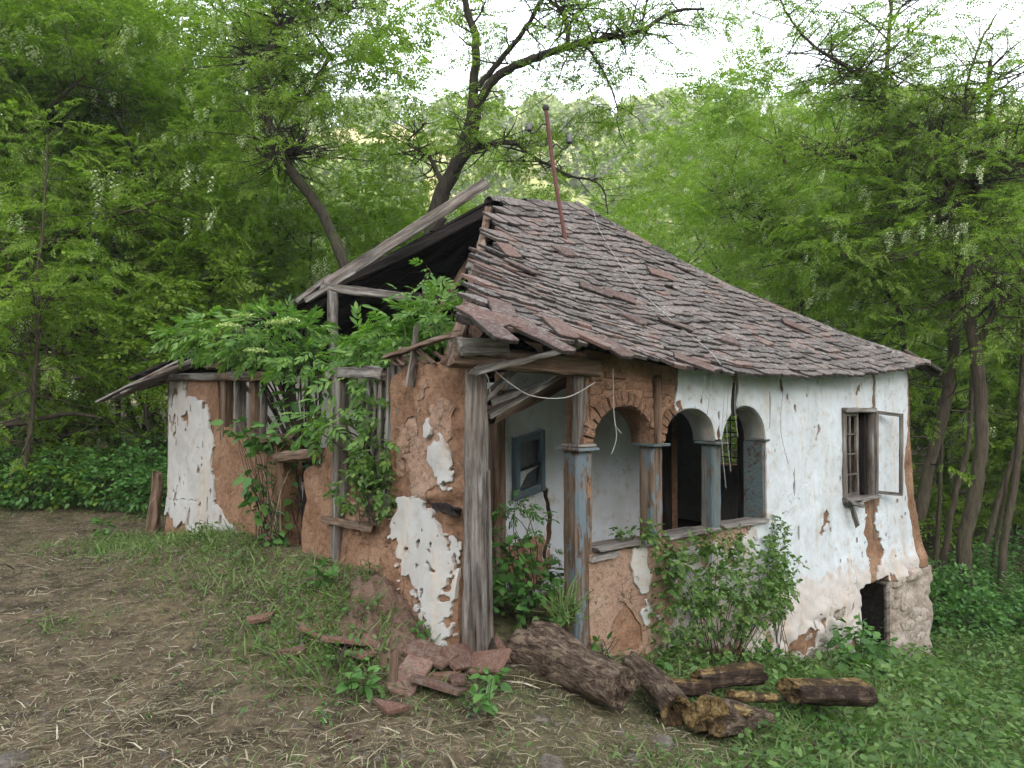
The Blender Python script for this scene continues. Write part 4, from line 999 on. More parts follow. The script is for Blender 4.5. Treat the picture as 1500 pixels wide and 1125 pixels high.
# ------------------------------------------------------------------ broken side wall
def left1(A, B):
    top = np.interp(A, [2.72, 2.84, 3.02, 3.05, 3.35, 3.40, 3.62, 3.70, 4.30, 4.38, 5.9], [1.05, 1.22, 1.32, 1.20, 1.24, 1.22, 1.25, 1.30, 1.35, 1.86, 1.86]) + .03 * fbm(A * 9, 0 * A, 3, 3)
    return np.minimum(np.minimum(A - 2.72 - .06 * fbm(B * 4, 0 * B, 3, 3), 5.86 - A), np.minimum(B + .3, top - B))
ldisp = lambda A, B: .025 * fbm(A * 2.4, B * 2.4, 5, 4) + .016 * fbm(A * 13, B * 13, 5, 4) + .05 * sst(.9, 0, B)
lw = slab('side_wall', left1, 2.6, 5.95, -.35, 1.95, .026, mpL, 0, .18, ldisp, [M['mud'], M['mud']], house)
lw['label'] = 'far stretch of the side wall still holding its white plaster'
def lpl(A, B):
    n = fbm(A * 5, B * 5, 17, 4)
    e = A - np.interp(B, [0, .18, .32, .50, .62, .8, 1.2, 1.86], [3.55, 3.55, 3.62, 4.10, 4.32, 4.36, 4.45, 4.62]) + .14 * n + .04 * fbm(A * 20, B * 20, 3, 2)
    f = np.minimum(left1(A, B) - .004, e)
    f = np.minimum(f, (ell(A, B, 4.85, 1.80, .42, .17) + .5 * n) * .1)
    f = np.minimum(f, np.where(B < .35, B - .15 - .12 * n - .05 * (A - 4), 1) + (A < 3.9) * .1)
    f = np.minimum(f, np.abs(B - (.52 - .05 * (A - 5)) - .03 * fbm(A * 9, 0 * A, 3, 2)) * 1.0 - .006 + (A < 4.75) * 1)
    return np.minimum(f, (.40 - fbm(A * 10, B * 7, 22, 3)) * .3)
slab('plaster', lpl, 3.4, 5.9, -.1, 1.9, .016, mpL, .024, .024, lambda A, B: .025 * fbm(A * 2.4, B * 2.4, 5, 4) + .05 * sst(.9, 0, B) + .004 * fbm(A * 9, B * 9, 2, 2), M['plaster_left'], lw, back=False)
def left2(A, B):
    top = np.interp(A, [.98, 1.12, 1.5, 1.68, 1.75, 2.02, 2.08, 2.30], [.95, .88, .85, .84, 1.22, 1.24, 1.1, 1.02]) + .04 * fbm(A * 9, 0 * A, 5, 3)
    return np.minimum(np.minimum(A - .93, 2.30 + .05 * fbm(B * 5, 0 * B, 3, 3) - A), np.minimum(B + .3, top - B))
slab('side_wall', left2, .85, 2.4, -.35, 1.4, .024, mpL, -.02, .16, lambda A, B: .035 * fbm(A * 3, B * 2, 9, 4) + .03 * fbm(A * 9, B * 5, 5, 4) + .06 * sst(.9, .2, B), [M['mud'], M['mud']], house)['label'] = 'low crumbling middle stretch of the side wall'
def left3(A, B):
    top = np.interp(A, [.1, .2, .4, .62, .80, .97], [1.86, 1.87, 1.84, 1.88, 1.84, 1.74]) + .02 * fbm(A * 12, 0 * A, 6, 3)
    return np.minimum(np.minimum(A - .10 - .02 * fbm(B * 6, 0 * B, 3, 3), .95 + .10 * sst(.9, .2, B) + .02 * fbm(B * 6, 0 * B, 8, 3) - A), np.minimum(B + .3, top - B))
def l3disp(A, B):
    return .03 * fbm(A * 2.6, B * 2.2, 2, 4) + .022 * fbm(A * 13, B * 13, 5, 4) - .03 * np.clip(fbm(A * 7, B * 7, 15, 3) - .12, 0, 1) + .12 * sst(1.0, -.1, B) - .03 * np.exp(-((B - .93 + .12 * (A - .5)) / .03) ** 2) - .05 * sst(.30, .12, A)
l3 = slab('side_wall', left3, .0, 1.15, -.35, 2.0, .02, mpL, .02, .18, l3disp, [M['mud'], M['mud']], house)
l3['label'] = 'tall bare mud stump of the side wall next to the corner post'
l3soft = lambda A, B: .03 * fbm(A * 2.6, B * 2.2, 2, 4) + .12 * sst(1.0, -.1, B) - .05 * sst(.30, .12, A) + .002 * fbm(A * 9, B * 9, 5, 2)
def l3pl(A, B):
    n = fbm(A * 7, B * 7, 27, 4)
    c = np.interp(B, [.15, .35, .6, .9], [.22, .30, .50, .66]); hw = np.interp(B, [.12, .2, .42, .60, .78, .94, 1.0], [.05, .09, .20, .27, .28, .16, -.1])
    nf = fbm(A * 22, B * 22, 7, 3); big = hw - np.abs(A - c + .05 * nf) + .22 * n + .05 * nf
    s1_ = -ell(A, B, .33, 1.19, .085, .10) * .022 + .11 * n + .05 * nf; s2_ = -ell(A, B, .46, 1.42, .04, .06) * .02 + .05 * n + .03 * nf - .01
    isl = np.where(big > -.10, fbm(A * 15, B * 15, 41, 3) - .30, -1) * .3; hole = (.50 - fbm(A * 13, B * 13, 44, 3)) * .3
    return np.minimum(left3(A, B) - .01, np.maximum(np.minimum(np.maximum(big, np.maximum(s1_, s2_)), hole), isl))
slab('plaster', l3pl, .1, 1.05, .02, 1.6, .011, mpL, .040, .022, l3soft, M['plaster_left'], l3, back=False)
slab('clay_render', lambda A, B: np.minimum(left3(A, B) - .01, -ell(A, B, .5 - .1 * (B - 1.3), 1.28, .24, .36) * .1 + .22 * fbm(A * 7, B * 7, 33, 4)), .1, 1.0, .8, 1.75, .016, mpL, .027, .012, l3disp, M['mud_light'], l3, back=False)

# timbers of the side wall
bd = lambda n_, p, q, w_, t_, m='wood', **k: board(n_, p, q, w_, t_, M[m], house, **k)
bd('wall_plate', (.02, 5.95, 1.90), (.0, 3.3, 1.86), .16, .08, jit=.012)
bd('wall_plate', (.0, 4.0, 1.86), (.02, 3.02, 1.84), .15, .08, 'wood_brown', jit=.014, splint=.06)
for (v, z0, z1, w_, m) in ((4.18, 1.2, 1.83, .12, 'wood_brown'), (3.86, 1.15, 1.83, .10, 'wood'), (3.42, 1.1, 1.84, .14, 'wood_brown'), (3.30, 1.1, 1.84, .05, 'wood'), (5.90, -.1, 1.84, .11, 'wood'), (3.05, .2, 1.35, .08, 'wood')):
    post('stud', (.05, v, z0), (.05, v, z1), w_, M[m], 6, .007)
bd('rotten_ledge', (-.03, 3.25, 1.27), (.0, 2.72, 1.29), .16, .06, 'wood_brown', jit=.018, splint=.08)
bd('sill_plank', (-.02, 2.72, 1.12), (-.02, 2.03, 1.19), .15, .085, 'wood_brown', jit=.006)
post('stud', (.0, 1.72, .3), (.0, 1.70, 1.80), .10, M['wood'], 9, .008, label='grey stud of the missing middle wall')
bd('top_rail', (-.01, 1.86, 1.82), (.0, 1.02, 1.80), .09, .085, jit=.01, splint=.04, sag=-.02)
for (v, z0, z1, w_) in ((1.34, 1.0, 1.78, .035), (1.16, .9, 1.80, .06), (1.05, .8, 1.86, .05), (.99, .8, 1.95, .06), (.90, 1.5, 1.98, .05), (1.24, 1.2, 1.75, .03)):
    post('lath', (.02, v, z0), (.03, v - .02, z1), w_, M['wood'], 6, .006, th=.03)
post('splinter', (-.04, .66, 1.72), (-.06, .56, 2.12), .055, M['wood'], 5, .008, .4, th=.03)
for k in range(7):
    v = .15 + k * .11; bd('splinter', (-.02 + rnd.uniform(-.05, .05), v, 1.86), (rnd.uniform(-.06, .02), v + rnd.uniform(.12, .3), 1.90 + rnd.uniform(0, .10)), .035, .015, 'wood_brown', splint=.04)
bd('diagonal_lath', (-.06, .95, 1.92), (-.06, .12, 2.03), .05, .03, 'wood_brown')
for k in range(4): bd('course_rail', (-.045, 1.9 - k * .02, .40 + k * .0 + .28 * k), (-.04, 1.15, .42 + .28 * k), .05, .05, 'wood_brown', jit=.01) if k in (1,) else None
bd('course_rail', (-.065, .32, .945), (-.06, .10, .925), .05, .05, 'wood_dark')
# surviving eave boards at the far left corner
for (v0, v1, z0, z1, x0, x1, w_, m) in ((6.40, 5.55, 1.66, 2.02, -.48, .12, .14, 'wood'), (6.55, 5.35, 1.62, 2.09, -.60, -.02, .10, 'wood'), (6.15, 4.85, 1.72, 2.16, -.42, .12, .12, 'wood'), (5.95, 4.4, 1.80, 2.12, -.40, .02, .10, 'wood'),
                                     (5.6, 4.3, 1.90, 2.15, -.30, .08, .09, 'wood_brown'), (6.35, 5.95, 1.74, 1.92, -.30, .22, .10, 'wood_brown')):
    bd('eave_board', (x0, v0, z0), (x1, v1, z1), w_, .028, m, jit=.008, splint=.07)
bd('upright_stub', (.22, 4.35, 1.9), (.22, 4.35, 2.42), .09, .05, splint=.03)
bd('rotten_ledge', (.02, 4.5, 1.98), (.05, 3.2, 1.99), .22, .04, 'wood_brown', jit=.02, splint=.1)
post('stud', (-.14, 6.02, .0), (-.1, 5.98, .75), .13, M['wood_brown'], 6, .014, .7, splint=.05, label='rotten stub of a post against the far left corner')

# ------------------------------------------------------------------ roof
roof = obj('roof', mesh('roof', [], [], M['wood_dark']), house, 'sagging hipped tile roof with its left slope fallen in')
HL0 = Vector((-.40, -.24, 1.99)); R1 = Vector((2.5, VR, 3.88)); R2 = Vector((3.85, VR, 4.06)); HR0 = Vector((6.42, -.2, 1.99))
BL0 = Vector((-.4, 6.2, 1.90)); BR0 = Vector((6.42, 6.1, 1.95))
def uleft(s): return -.20 + (2.5 + .20) * s
def uright(s): return 6.42 + (3.85 - 6.42) * s
# boarding added under the front slope to block light, and the two slopes turned away
def sheet(name, f, mat, n=14, t=.03):
    V = []; F = []
    for k in (0, 1):
        for i in range(n + 1):
            for j in range(n + 1):
                p = f(i / n, j / n); V.append(p - Vector((0, 0, t * k)))
    m_ = n + 1; q = m_ * m_
    for i in range(n):
        for j in range(n):
            a = i * m_ + j; F.append([a, a + m_, a + m_ + 1, a + 1]); F.append([q + a, q + a + 1, q + a + m_ + 1, q + a + m_])
    for i in range(n):
        for (a, b) in ((i, i + 1), (n * m_ + i + 1, n * m_ + i), ((i + 1) * m_, i * m_), (i * m_ + n, (i + 1) * m_ + n)): F.append([a, b, b + q, a + q])
    return obj(name, mesh(name, V, F, mat), roof)
def fslope(a, b):
    s = b * .995; u = (uleft(s) + .10 + .4 * (1 - s)) * (1 - a) + (uright(s) - .05) * a; v = V0 + .27 + (VR - V0 - .27) * s
    return Vector((u, v, float(roofz(np.array(u), np.array(v))) - .055))
sheet('dark_roof_sheet', fslope, M['wood_dark'])
def bslope(a, b):
    p = BL0.lerp(BR0, a); q = R1.lerp(R2, a); r = p.lerp(q, b); r.z -= .30 * b * (1 - b); return r
sheet('dark_roof_sheet', bslope, M['wood_dark'])
def eslope(a, b):
    p = HR0.lerp(BR0, a); r = p.lerp(R2, .06 + .94 * b); r.z -= .40 * b * (1 - b) + .05; r.x -= .05; return r
sheet('dark_roof_sheet', eslope, M['wood_dark'])
rb = lambda n_, p, q, w_, t_, m='wood_dark', **k: board(n_, p, q, w_, t_, M[m], roof, **k)
for i in range(9):                                     # rafters of the far slope, seen from below through the gap
    a = (i + .3) / 9; p = BL0.lerp(BR0, a); q = R1.lerp(R2, a); md = p.lerp(q, .5); md.z -= .075
    rb('rafter', p - Vector((0, 0, .09)), md - Vector((0, 0, .09)), .07, .09); rb('rafter', md - Vector((0, 0, .09)), q - Vector((0, 0, .10)), .07, .09)
for i in range(10):
    s = (i + .5) / 11; p = bslope(.0, s); q = bslope(1, s); rb('batten', p - Vector((0, 0, .045)), q - Vector((0, 0, .045)), .04, .025, splint=.1)
for i in range(7):
    u = .1 + i * .55; s1_ = min(.96, (u + .36) / 2.86 if u < 2.5 else 1)
    p = Vector((u, .06, float(roofz(np.array(u), np.array(.06))) - .12)); v1 = V0 + (VR - V0) * s1_ ; q = Vector((u, v1, float(roofz(np.array(u), np.array(v1))) - .12))
    md = (p + q) / 2; md.z = float(roofz(np.array(u), np.array(md.y))) - .12
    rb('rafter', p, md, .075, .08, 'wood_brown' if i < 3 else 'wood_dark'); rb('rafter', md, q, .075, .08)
rb('hip_rafter', HL0 + Vector((.3, .3, -.02)), R1 - Vector((.0, 0, .12)), .08, .10, 'wood_brown', seg=12, sag=.10)
rb('hip_rafter', BL0 + Vector((.9, -1.05, .60)), R1 - Vector((0, 0, .12)), .07, .10, 'wood_dark', seg=10, sag=.06)
# the loose grey plank that still marks the fallen hip
def locW(px, py, Y):
    p = P(px, py, Y); u, v = to_local(p.x, p.y); return Vector((u, v, p.z))
rb('loose_plank', locW(478, 418, 8.05), locW(712, 268, 8.9), .125, .05, 'wood', seg=14, jit=.004, splint=.03, up=Vector((.3, -.8, .6)))
rb('loose_plank', locW(436, 440, 8.1), locW(484, 404, 8.2), .13, .05, 'wood', seg=5, jit=.008, splint=.04)
rb('loose_plank', locW(450, 440, 8.0), locW(520, 398, 8.1), .10, .05, 'wood', seg=5, jit=.008, splint=.04)
rb('tie_beam', locW(474, 420, 8.05), locW(600, 436, 8.0), .09, .09, 'wood', seg=8, jit=.008); rb('tie_beam', locW(596, 434, 8.02), locW(690, 436, 8.0), .08, .08, 'wood_dark', seg=8, jit=.008)
rb('prop', locW(487, 430, 8.0), locW(490, 545, 8.0), .10, .09, 'wood', seg=8, jit=.008, label='pale prop standing under the end of the loose plank')
rb('rafter_stub', locW(690, 388, 8.0), locW(735, 390, 7.6), .09, .09, 'wood', seg=5, jit=.01); rb('rafter_stub', locW(688, 400, 8.0), locW(740, 402, 7.6), .07, .07, 'wood')
rb('rafter', locW(634, 470, 8.9), locW(718, 330, 9.0), .07, .07, 'wood_brown', seg=8); rb('rafter', locW(560, 440, 9.3), locW(650, 320, 9.4), .07, .07, 'wood_dark', seg=8)
rb('rafter', locW(520, 480, 9.6), locW(565, 400, 9.6), .07, .07, 'wood_dark', seg=8)
# broken rafters and laths hanging in the open porch corner
for (a, b) in (((700, 545, 4.55), (845, 508, 5.0)), ((715, 610, 4.9), (830, 545, 5.5)), ((718, 590, 4.9), (800, 560, 5.5)), ((712, 582, 4.75), (760, 535, 5.2)), ((735, 575, 5.4), (890, 560, 6.2)), ((690, 545, 4.5), (740, 528, 4.8))):
    rb('broken_lath', locW(*a), locW(*b), .05, .035, 'wood', jit=.006, splint=.04)
rb('broken_rafter', locW(716, 612, 5.2), locW(850, 545, 6.0), .10, .09, 'wood_brown', jit=.012, splint=.05)

def tile_mesh(L, W, T, seed, mat, broken=False):
    rr = random.Random(seed); pts = []
    pts += [(L * .5, W / 2), (-L * .41, W / 2)]
    for a in (60, 30, 0, -30, -60): pts.append((-L * .41 - L * .09 * math.cos(math.radians(a)), W / 2 * math.sin(math.radians(a)) * 1.0))
    pts += [(-L * .41, -W / 2), (L * .5, -W / 2)]
    if broken: pts = [(x, y) for x, y in pts if x > -L * .4 or rr.random() < .5]; pts[-1] = (L * .2, -W * .3)
    n = len(pts); j = lambda s: rr.uniform(-s, s)
    bow = rr.uniform(-.004, .010)
    top = [(x + j(.005), y + j(.004), T / 2 + bow * (1 - (x / L * 2) ** 2) + j(.0015)) for x, y in pts]
    V = [(x * .975, y * .965, z + .002) for x, y, z in top] + [(x, y, z - .003) for x, y, z in top] + [(x, y, z - T) for x, y, z in top]
    V.append((0, 0, T / 2 + bow + .003)); V.append((0, 0, -T / 2 + bow))
    F = [[i, (i + 1) % n, 3 * n] for i in range(n)] + [[2 * n + (i + 1) % n, 2 * n + i, 3 * n + 1] for i in range(n)]
    for k in (0, 1): F += [[k * n + (i + 1) % n, k * n + i, (k + 1) * n + i, (k + 1) * n + (i + 1) % n] for i in range(n)]
    F = [f[::-1] for f in F[:n * 2]] + [f[::-1] for f in F[n * 2:]] if False else F
    return V, F
TV = [tile_mesh(.30, .150, .026, s, None) for s in range(7)]
NS = 9
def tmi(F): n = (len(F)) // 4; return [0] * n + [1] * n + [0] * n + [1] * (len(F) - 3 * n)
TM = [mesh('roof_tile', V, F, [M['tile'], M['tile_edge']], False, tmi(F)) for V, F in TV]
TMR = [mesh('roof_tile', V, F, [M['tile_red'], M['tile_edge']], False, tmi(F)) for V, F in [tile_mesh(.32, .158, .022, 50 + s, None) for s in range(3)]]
TMB = [mesh('tile_fragment', *tile_mesh(.24, .17, .02, 70 + s, None, True), M['tile_red']) for s in range(3)]
rows = 31; tl = []
HWI = house_m = Matrix.Translation(HO) @ Matrix.Rotation(HA, 4, 'Z')
for r_ in range(rows):
    s = (r_ + .25) / (rows + .05)
    v = V0 + .12 + (VR - V0 - .12) * s
    a = uleft(s); b = uright(s)
    # the courses end raggedly at the collapse
    a += .04 + abs(float(vn(r_ * .9, 3.3))) * .16 + (.08 if r_ < 4 else 0)
    n = int((b - a) / .149)
    off = (r_ % 2) * .0745
    lift = 0; 
    for k in range(n + 1):
        u = a + off + k * .149 + rnd.uniform(-.014, .014)
        if u > b + .02: continue
        if rnd.random() < .012 and r_ > 0: continue
        if r_ > 12 and u < a + .3 and rnd.random() < .3: continue
        vv = v + rnd.uniform(-.013, .013) + .022 * float(vn(u * 2.1, r_ * 7.7))
        e = .03; z0 = float(roofz(np.array(u), np.array(vv))); zu = float(roofz(np.array(u + e), np.array(vv))); zv = float(roofz(np.array(u), np.array(vv + e)))
        X = Vector((0, e, zv - z0)).normalized(); Yv = Vector((e, 0, zu - z0)).normalized(); N = Yv.cross(X); 
        if N.z < 0: N = -N
        ang = math.radians(8.6 + rnd.uniform(-1.6, 2.2)); X2 = (X * math.cos(ang) - N * math.sin(ang)).normalized()
        Y2 = N.cross(X2).normalized(); 
        yaw = math.radians(rnd.gauss(0, 2.0) + (rnd.uniform(-22, 22) if rnd.random() < .035 else 0) + (rnd.uniform(-9, 9) if (r_ < 3 and u < 1.2) else 0))
        Xf = (X2 * math.cos(yaw) + Y2 * math.sin(yaw)).normalized(); Zf = Xf.cross(Yv).normalized()
        if Zf.z < 0: Zf = -Zf
        Yf = Zf.cross(Xf)
        roll = math.radians(rnd.gauss(0, 2.0)); Yf = (Yf * math.cos(roll) + Zf * math.sin(roll)); Zf = Xf.cross(Yf)
        loc = Vector((u, vv, z0)) + N * (.032 + rnd.uniform(-.004, .010)) 
        m = Matrix((Xf, Yf, Zf)).transposed().to_4x4(); m.translation = loc
        tl.append((m, (HWI @ loc - Vector((0, 0, CZ))).length, rnd.randrange(7), (u < 1.0 and r_ < 5 or u < a + .4) and rnd.random() < .22))
tl.sort(key=lambda q: q[1])
for i, (m, d, k, red) in enumerate(tl[:285]):
    o = obj('roof_tile', TMR[k % 3] if red else TM[k], roof); o.matrix_local = m
VV = []; FF = []; MI = []; off = 0
def add_tiles(lst):
    global off
    for (m, k) in lst:
        V, F = TV[k]; MI.extend(tmi(F)); V = np.array(V) @ np.array(m.to_3x3()).T + np.array(m.translation)
        VV.extend(V.tolist()); FF.extend([[x + off for x in f] for f in F]); off += len(V)
add_tiles([(m, k) for m, d, k, red in tl[285:]])
# rough edge courses along the far hip and the ridge
for i in range(26):
    s = i / 26; p = HR0.lerp(R2, s); p.z = float(roofz(np.array(p.x), np.array(p.y))) if p.x < 6.3 else p.z
    dr = (R2 - HR0).normalized(); y = dr.cross(Vector((0, 0, 1))).normalized(); z = y.cross(dr)
    m = Matrix((dr, y, z)).transposed().to_4x4() @ Matrix.Rotation(rnd.uniform(-.3, .3), 4, 'X') @ Matrix.Rotation(-.12, 4, 'Y'); m.translation = p + Vector((.03, 0, .035)); add_tiles([(m, i % 7)])
    m2 = m.copy(); m2.translation = p + Vector((.12, .05, .0)); add_tiles([(m2, (i + 3) % 7)])
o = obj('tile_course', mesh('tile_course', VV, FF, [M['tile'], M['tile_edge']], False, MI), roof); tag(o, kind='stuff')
def ridge_tile_mesh():
    V = []; F = []; n = 6; L = .34
    for i, x in enumerate((0, L * .5, L)):
        for k, rr_r in enumerate((.085, .07)):
            for j in range(n + 1):
                a = PI * j / n; V.append((x, rr_r * (1 + .06 * (i == 2)) * math.cos(a), rr_r * math.sin(a) * .75))
    w_ = 2 * (n + 1)
    for i in range(2):
        for j in range(n):
            a = i * w_ + j; F.append([a, a + 1, a + w_ + 1, a + w_]); b = a + n + 1; F.append([b, b + w_, b + w_ + 1, b + 1])
    for i in (0, 2):
        for j in range(n): a = i * w_ + j; F.append([a, a + n + 1, a + n + 2, a + 1])
    return mesh('ridge_tile', V, F, M['tile'])
rt = ridge_tile_mesh()
for i in range(5):
    o = obj('ridge_tile', rt, roof); p = R1.lerp(R2, i / 5); o.location = p + Vector((0, 0, -.02 + rnd.uniform(-.01, .01))); o.rotation_euler = (rnd.uniform(-.1, .1), rnd.uniform(-.04, .04), rnd.uniform(-.05, .05))
for i in range(13):
    o = obj('ridge_tile', rt, roof); s = i / 13; p = HR0.lerp(R2, s); p.z = float(roofz(np.array(min(p.x, 6.4)), np.array(p.y))) + .02
    q = HR0.lerp(R2, s + .08); q.z = float(roofz(np.array(min(q.x, 6.4)), np.array(q.y))) + .02
    o.matrix_local = frame_from(p, q, Vector((0, 0, 1)), rnd.uniform(-.2, .2))
# slipped and loose tiles lying on the slope
def on_roof(px, py):
    o_ = Vector((0, 0, CZ)); d = P(px, py, 1.0) - o_; best = None
    for k in range(40, 1100):
        q = o_ + d * (k * .01); u, v = to_local(q.x, q.y)
        if q.z < float(roofz(np.array(u), np.array(v))) + .06 and V0 - .2 < v < VR: return Vector((u, v, q.z))
    return None
for i, (px, py, yaw, frag) in enumerate(((963, 404, 70, 0), (903, 437, 60, 0), (868, 428, 50, 0), (985, 478, 55, 0), (924, 470, 20, 1), (822, 370, 10, 1), (730, 458, -30, 0), (700, 470, 10, 0), (770, 490, 20, 0), (815, 485, -15, 0),
                                         (856, 500, 30, 0), (745, 478, 60, 0), (800, 505, 10, 0), (720, 490, -10, 0), (1010, 535, 40, 0), (760, 395, 30, 0), (740, 370, -15, 0), (890, 512, 5, 0), (1160, 480, 50, 0), (1060, 500, 60, 1))):
    q = on_roof(px, py)
    if q is None: continue
    e = .03; z0 = float(roofz(np.array(q.x), np.array(q.y))); zv = float(roofz(np.array(q.x), np.array(q.y + e)))
    X = Vector((0, e, zv - z0)).normalized(); N = Vector((1, 0, 0)).cross(X)
    m = Matrix((X, N.cross(X), N)).transposed().to_4x4() @ Matrix.Rotation(math.radians(yaw), 4, 'Z') @ Matrix.Rotation(math.radians(rnd.uniform(-8, 8)), 4, 'X'); m.translation = Vector((q.x, q.y, z0)) + N * .085
    o = obj('roof_tile', (TMB if frag else TMR)[i % 3], roof); o.matrix_local = m

# service mast
def curve_tube(name, pts, r, mat, parent, k=6, sub=6, label=None, wob=0):
    path, rd = smooth_path(pts, [r] * len(pts), sub, wob, 3)
    V, F = tube_arrays(path, rd, k); return obj(name, mesh(name, V, F, mat, True), parent, label)
mb = on_roof(828, 352) or Vector((2, 2, 3)); mY = (HWI @ mb).y
top = locW(800, 162, mY - .1); mid = locW(812, 255, mY - .05)
mast = curve_tube('service_mast', [mb - Vector((0, 0, .2)), mb, mid, top], .023, M['rust'], house, 8, label='leaning rusty red service mast poking through the tiles')
dt = (top - mb)
path, rd = smooth_path([top + dt * .005, top + dt * .03, top + dt * .045], [.036, .04, .015], 3)
V, F = tube_arrays(path, rd, 8); obj('mast_cap', mesh('mast_cap', V, F, M['iron'], True), mast)
for (pts, ins) in (([(800, 182), (793, 183), (787, 192), (779, 195), (776, 190)], (775, 187)), ([(810, 215), (815, 211), (823, 218), (831, 216), (833, 209)], (834, 205))):
    curve_tube('bracket', [locW(a, b, mY - .1) for a, b in pts], .009, M['iron'], mast, 5, 4)
    c = locW(*ins, mY - .1); path = [c + Vector((0, 0, z)) for z in (-.035, -.02, -.005, .01, .025, .04, .05)]
    V, F = tube_arrays(path, [.028, .045, .025, .042, .026, .034, .012], 10); obj('insulator', mesh('insulator', V, F, M['ceramic'], True), mast)
# wires
wr = lambda pts, r=.004, lab=None: curve_tube('wire', [locW(*p) for p in pts], r, M['wire'], house, 4, 8, lab)
wr([(868, 300, 8.7), (880, 340, 8.4), (925, 410, 7.7), (985, 470, 7.0), (1035, 510, 6.4), (1056, 534, 5.95)], .003, 'fallen pale wire lying down the tiles')
wr([(722, 540, 4.7), (745, 560, 4.7), (780, 580, 4.8), (830, 582, 5.0), (872, 560, 5.2)], .0042, 'grey cable looping under the porch eave')
wr([(700, 535, 4.6), (714, 552, 4.6), (718, 575, 4.65)], .004)
wr([(898, 540, 5.3), (899, 600, 5.3), (903, 640, 5.3), (896, 665, 5.3)], .004); wr([(899, 620, 5.3), (910, 635, 5.3)], .003)
for (px, y0, y1, Y) in ((1042, 555, 610, 6.0), (1068, 560, 690, 6.25), (1078, 555, 640, 6.3), (1085, 560, 600, 6.3), (1147, 575, 680, 6.9), (1033, 550, 590, 5.95), (1062, 570, 715, 6.2)):
    wr([(px, y0, Y), (px + rnd.uniform(-6, 6), (y0 + y1) / 2, Y - .02), (px + rnd.uniform(-12, 12), y1, Y)], .003)

# ------------------------------------------------------------------ shrubs and plants
def on_ground(px, py):
    o_ = Vector((0, 0, CZ)); d = P(px, py, 1.0) - o_
    lo = .5
    k = 2.0
    while k < 60:
        q = o_ + d * k
        if q.z < float(gh(q.x, q.y)): return q
        k += .01
    return o_ + d * 20
LE = leaf_fold(.095, .036, .3, .1); LEC = [compound(3, .17, LE, .22, s, 55) for s in range(4)]
LB = leaf_fold(.075, .052); LV = leaf_fold(.055, .040); LVC = [compound(1, .07, LV, .3, s, 70) for s in range(3)] + [compound(2, .10, LV, .3, 9, 60)]
LN = leaf_fold(.13, .085, .25, .3)
def bush(name, label, cat, blobs, n, tps, scale, mat, base=None, stems=18, seed=0, group=None, flowers=None, surf=.5, droop=-.15, stemmat='twig', sr=.008):
    """leaves spread through blobs (x, y, z, rx, ry, rz, weight) and carried by stems from base."""
    rs = np.random.RandomState(seed); wts = np.array([b[6] for b in blobs], float); wts /= wts.sum()
    ch = rs.choice(len(blobs), n, p=wts); B = np.array([b[:6] for b in blobs])[ch]
    d = rs.normal(0, 1, (n, 3)); d /= np.linalg.norm(d, axis=1, keepdims=True)
    lump = 1 + .35 * fbm(d[:, 0] * 2 + ch * 3.1, d[:, 1] * 2, d[:, 2] * 2 + seed, 3)
    rad = rs.uniform(surf, 1, n) ** .6 * lump
    pos = B[:, :3] + d * rad[:, None] * B[:, 3:6]
    dr = d * .8 + rs.normal(0, .45, d.shape); dr[:, 2] = dr[:, 2] * .6 + droop
    base = Vector(base) if base is not None else Vector(blobs[0][:3]) - Vector((0, 0, blobs[0][5]))
    o = empty(name, base); tag(o, label, cat, group)
    CV, CF = scatter(tps, pos, dr, scale, rs, .4)
    obj('foliage', mesh('foliage', CV - np.array(base), CF, M[mat]), o)
    if stems:
        w_ = []
        for i in rs.choice(n, min(stems, n), replace=False):
            e = Vector(pos[i]); m_ = base.lerp(e, .5) + Vector(rs.normal(0, .06, 3)) + Vector((0, 0, .12 * (e - base).length))
            path, rd = smooth_path([base + Vector((rs.normal(0, .04), rs.normal(0, .04), -.03)), m_, e], [sr, sr * .7, sr * .3], 5, .004, seed + int(i)); w_.append(tube_arrays(path, rd, 5))
        V, F = join_arrays(w_); obj('stem', mesh('stem', V - np.array(base), F, M[stemmat], True), o)
    if flowers:
        fp = []
        for (c, r_) in flowers:
            for _ in range(150):
                a = rs.uniform(0, 2 * PI); q = rs.rand() ** .5; fp.append(np.array(c) + np.array([math.cos(a) * q * r_, math.sin(a) * q * r_, .25 * r_ * (1 - q * q) + rs.normal(0, .006)]))
        fp = np.array(fp); V, F = scatter([leaf_diamond(.02, .018)], fp, rs.normal(0, 1, fp.shape) * (1, 1, .3), 1, rs, .5)
        obj('blossom', mesh('blossom', V - np.array(base), F, M['elderflower']), o)
    return o
def PB(px, py, Y, rx, rz, ry=None, wt=1):     # a blob of foliage placed by what it covers at distance Y; radii in metres
    p = P(px, py, Y); return (p.x, p.y, p.z, rx, ry or rx, rz, wt)
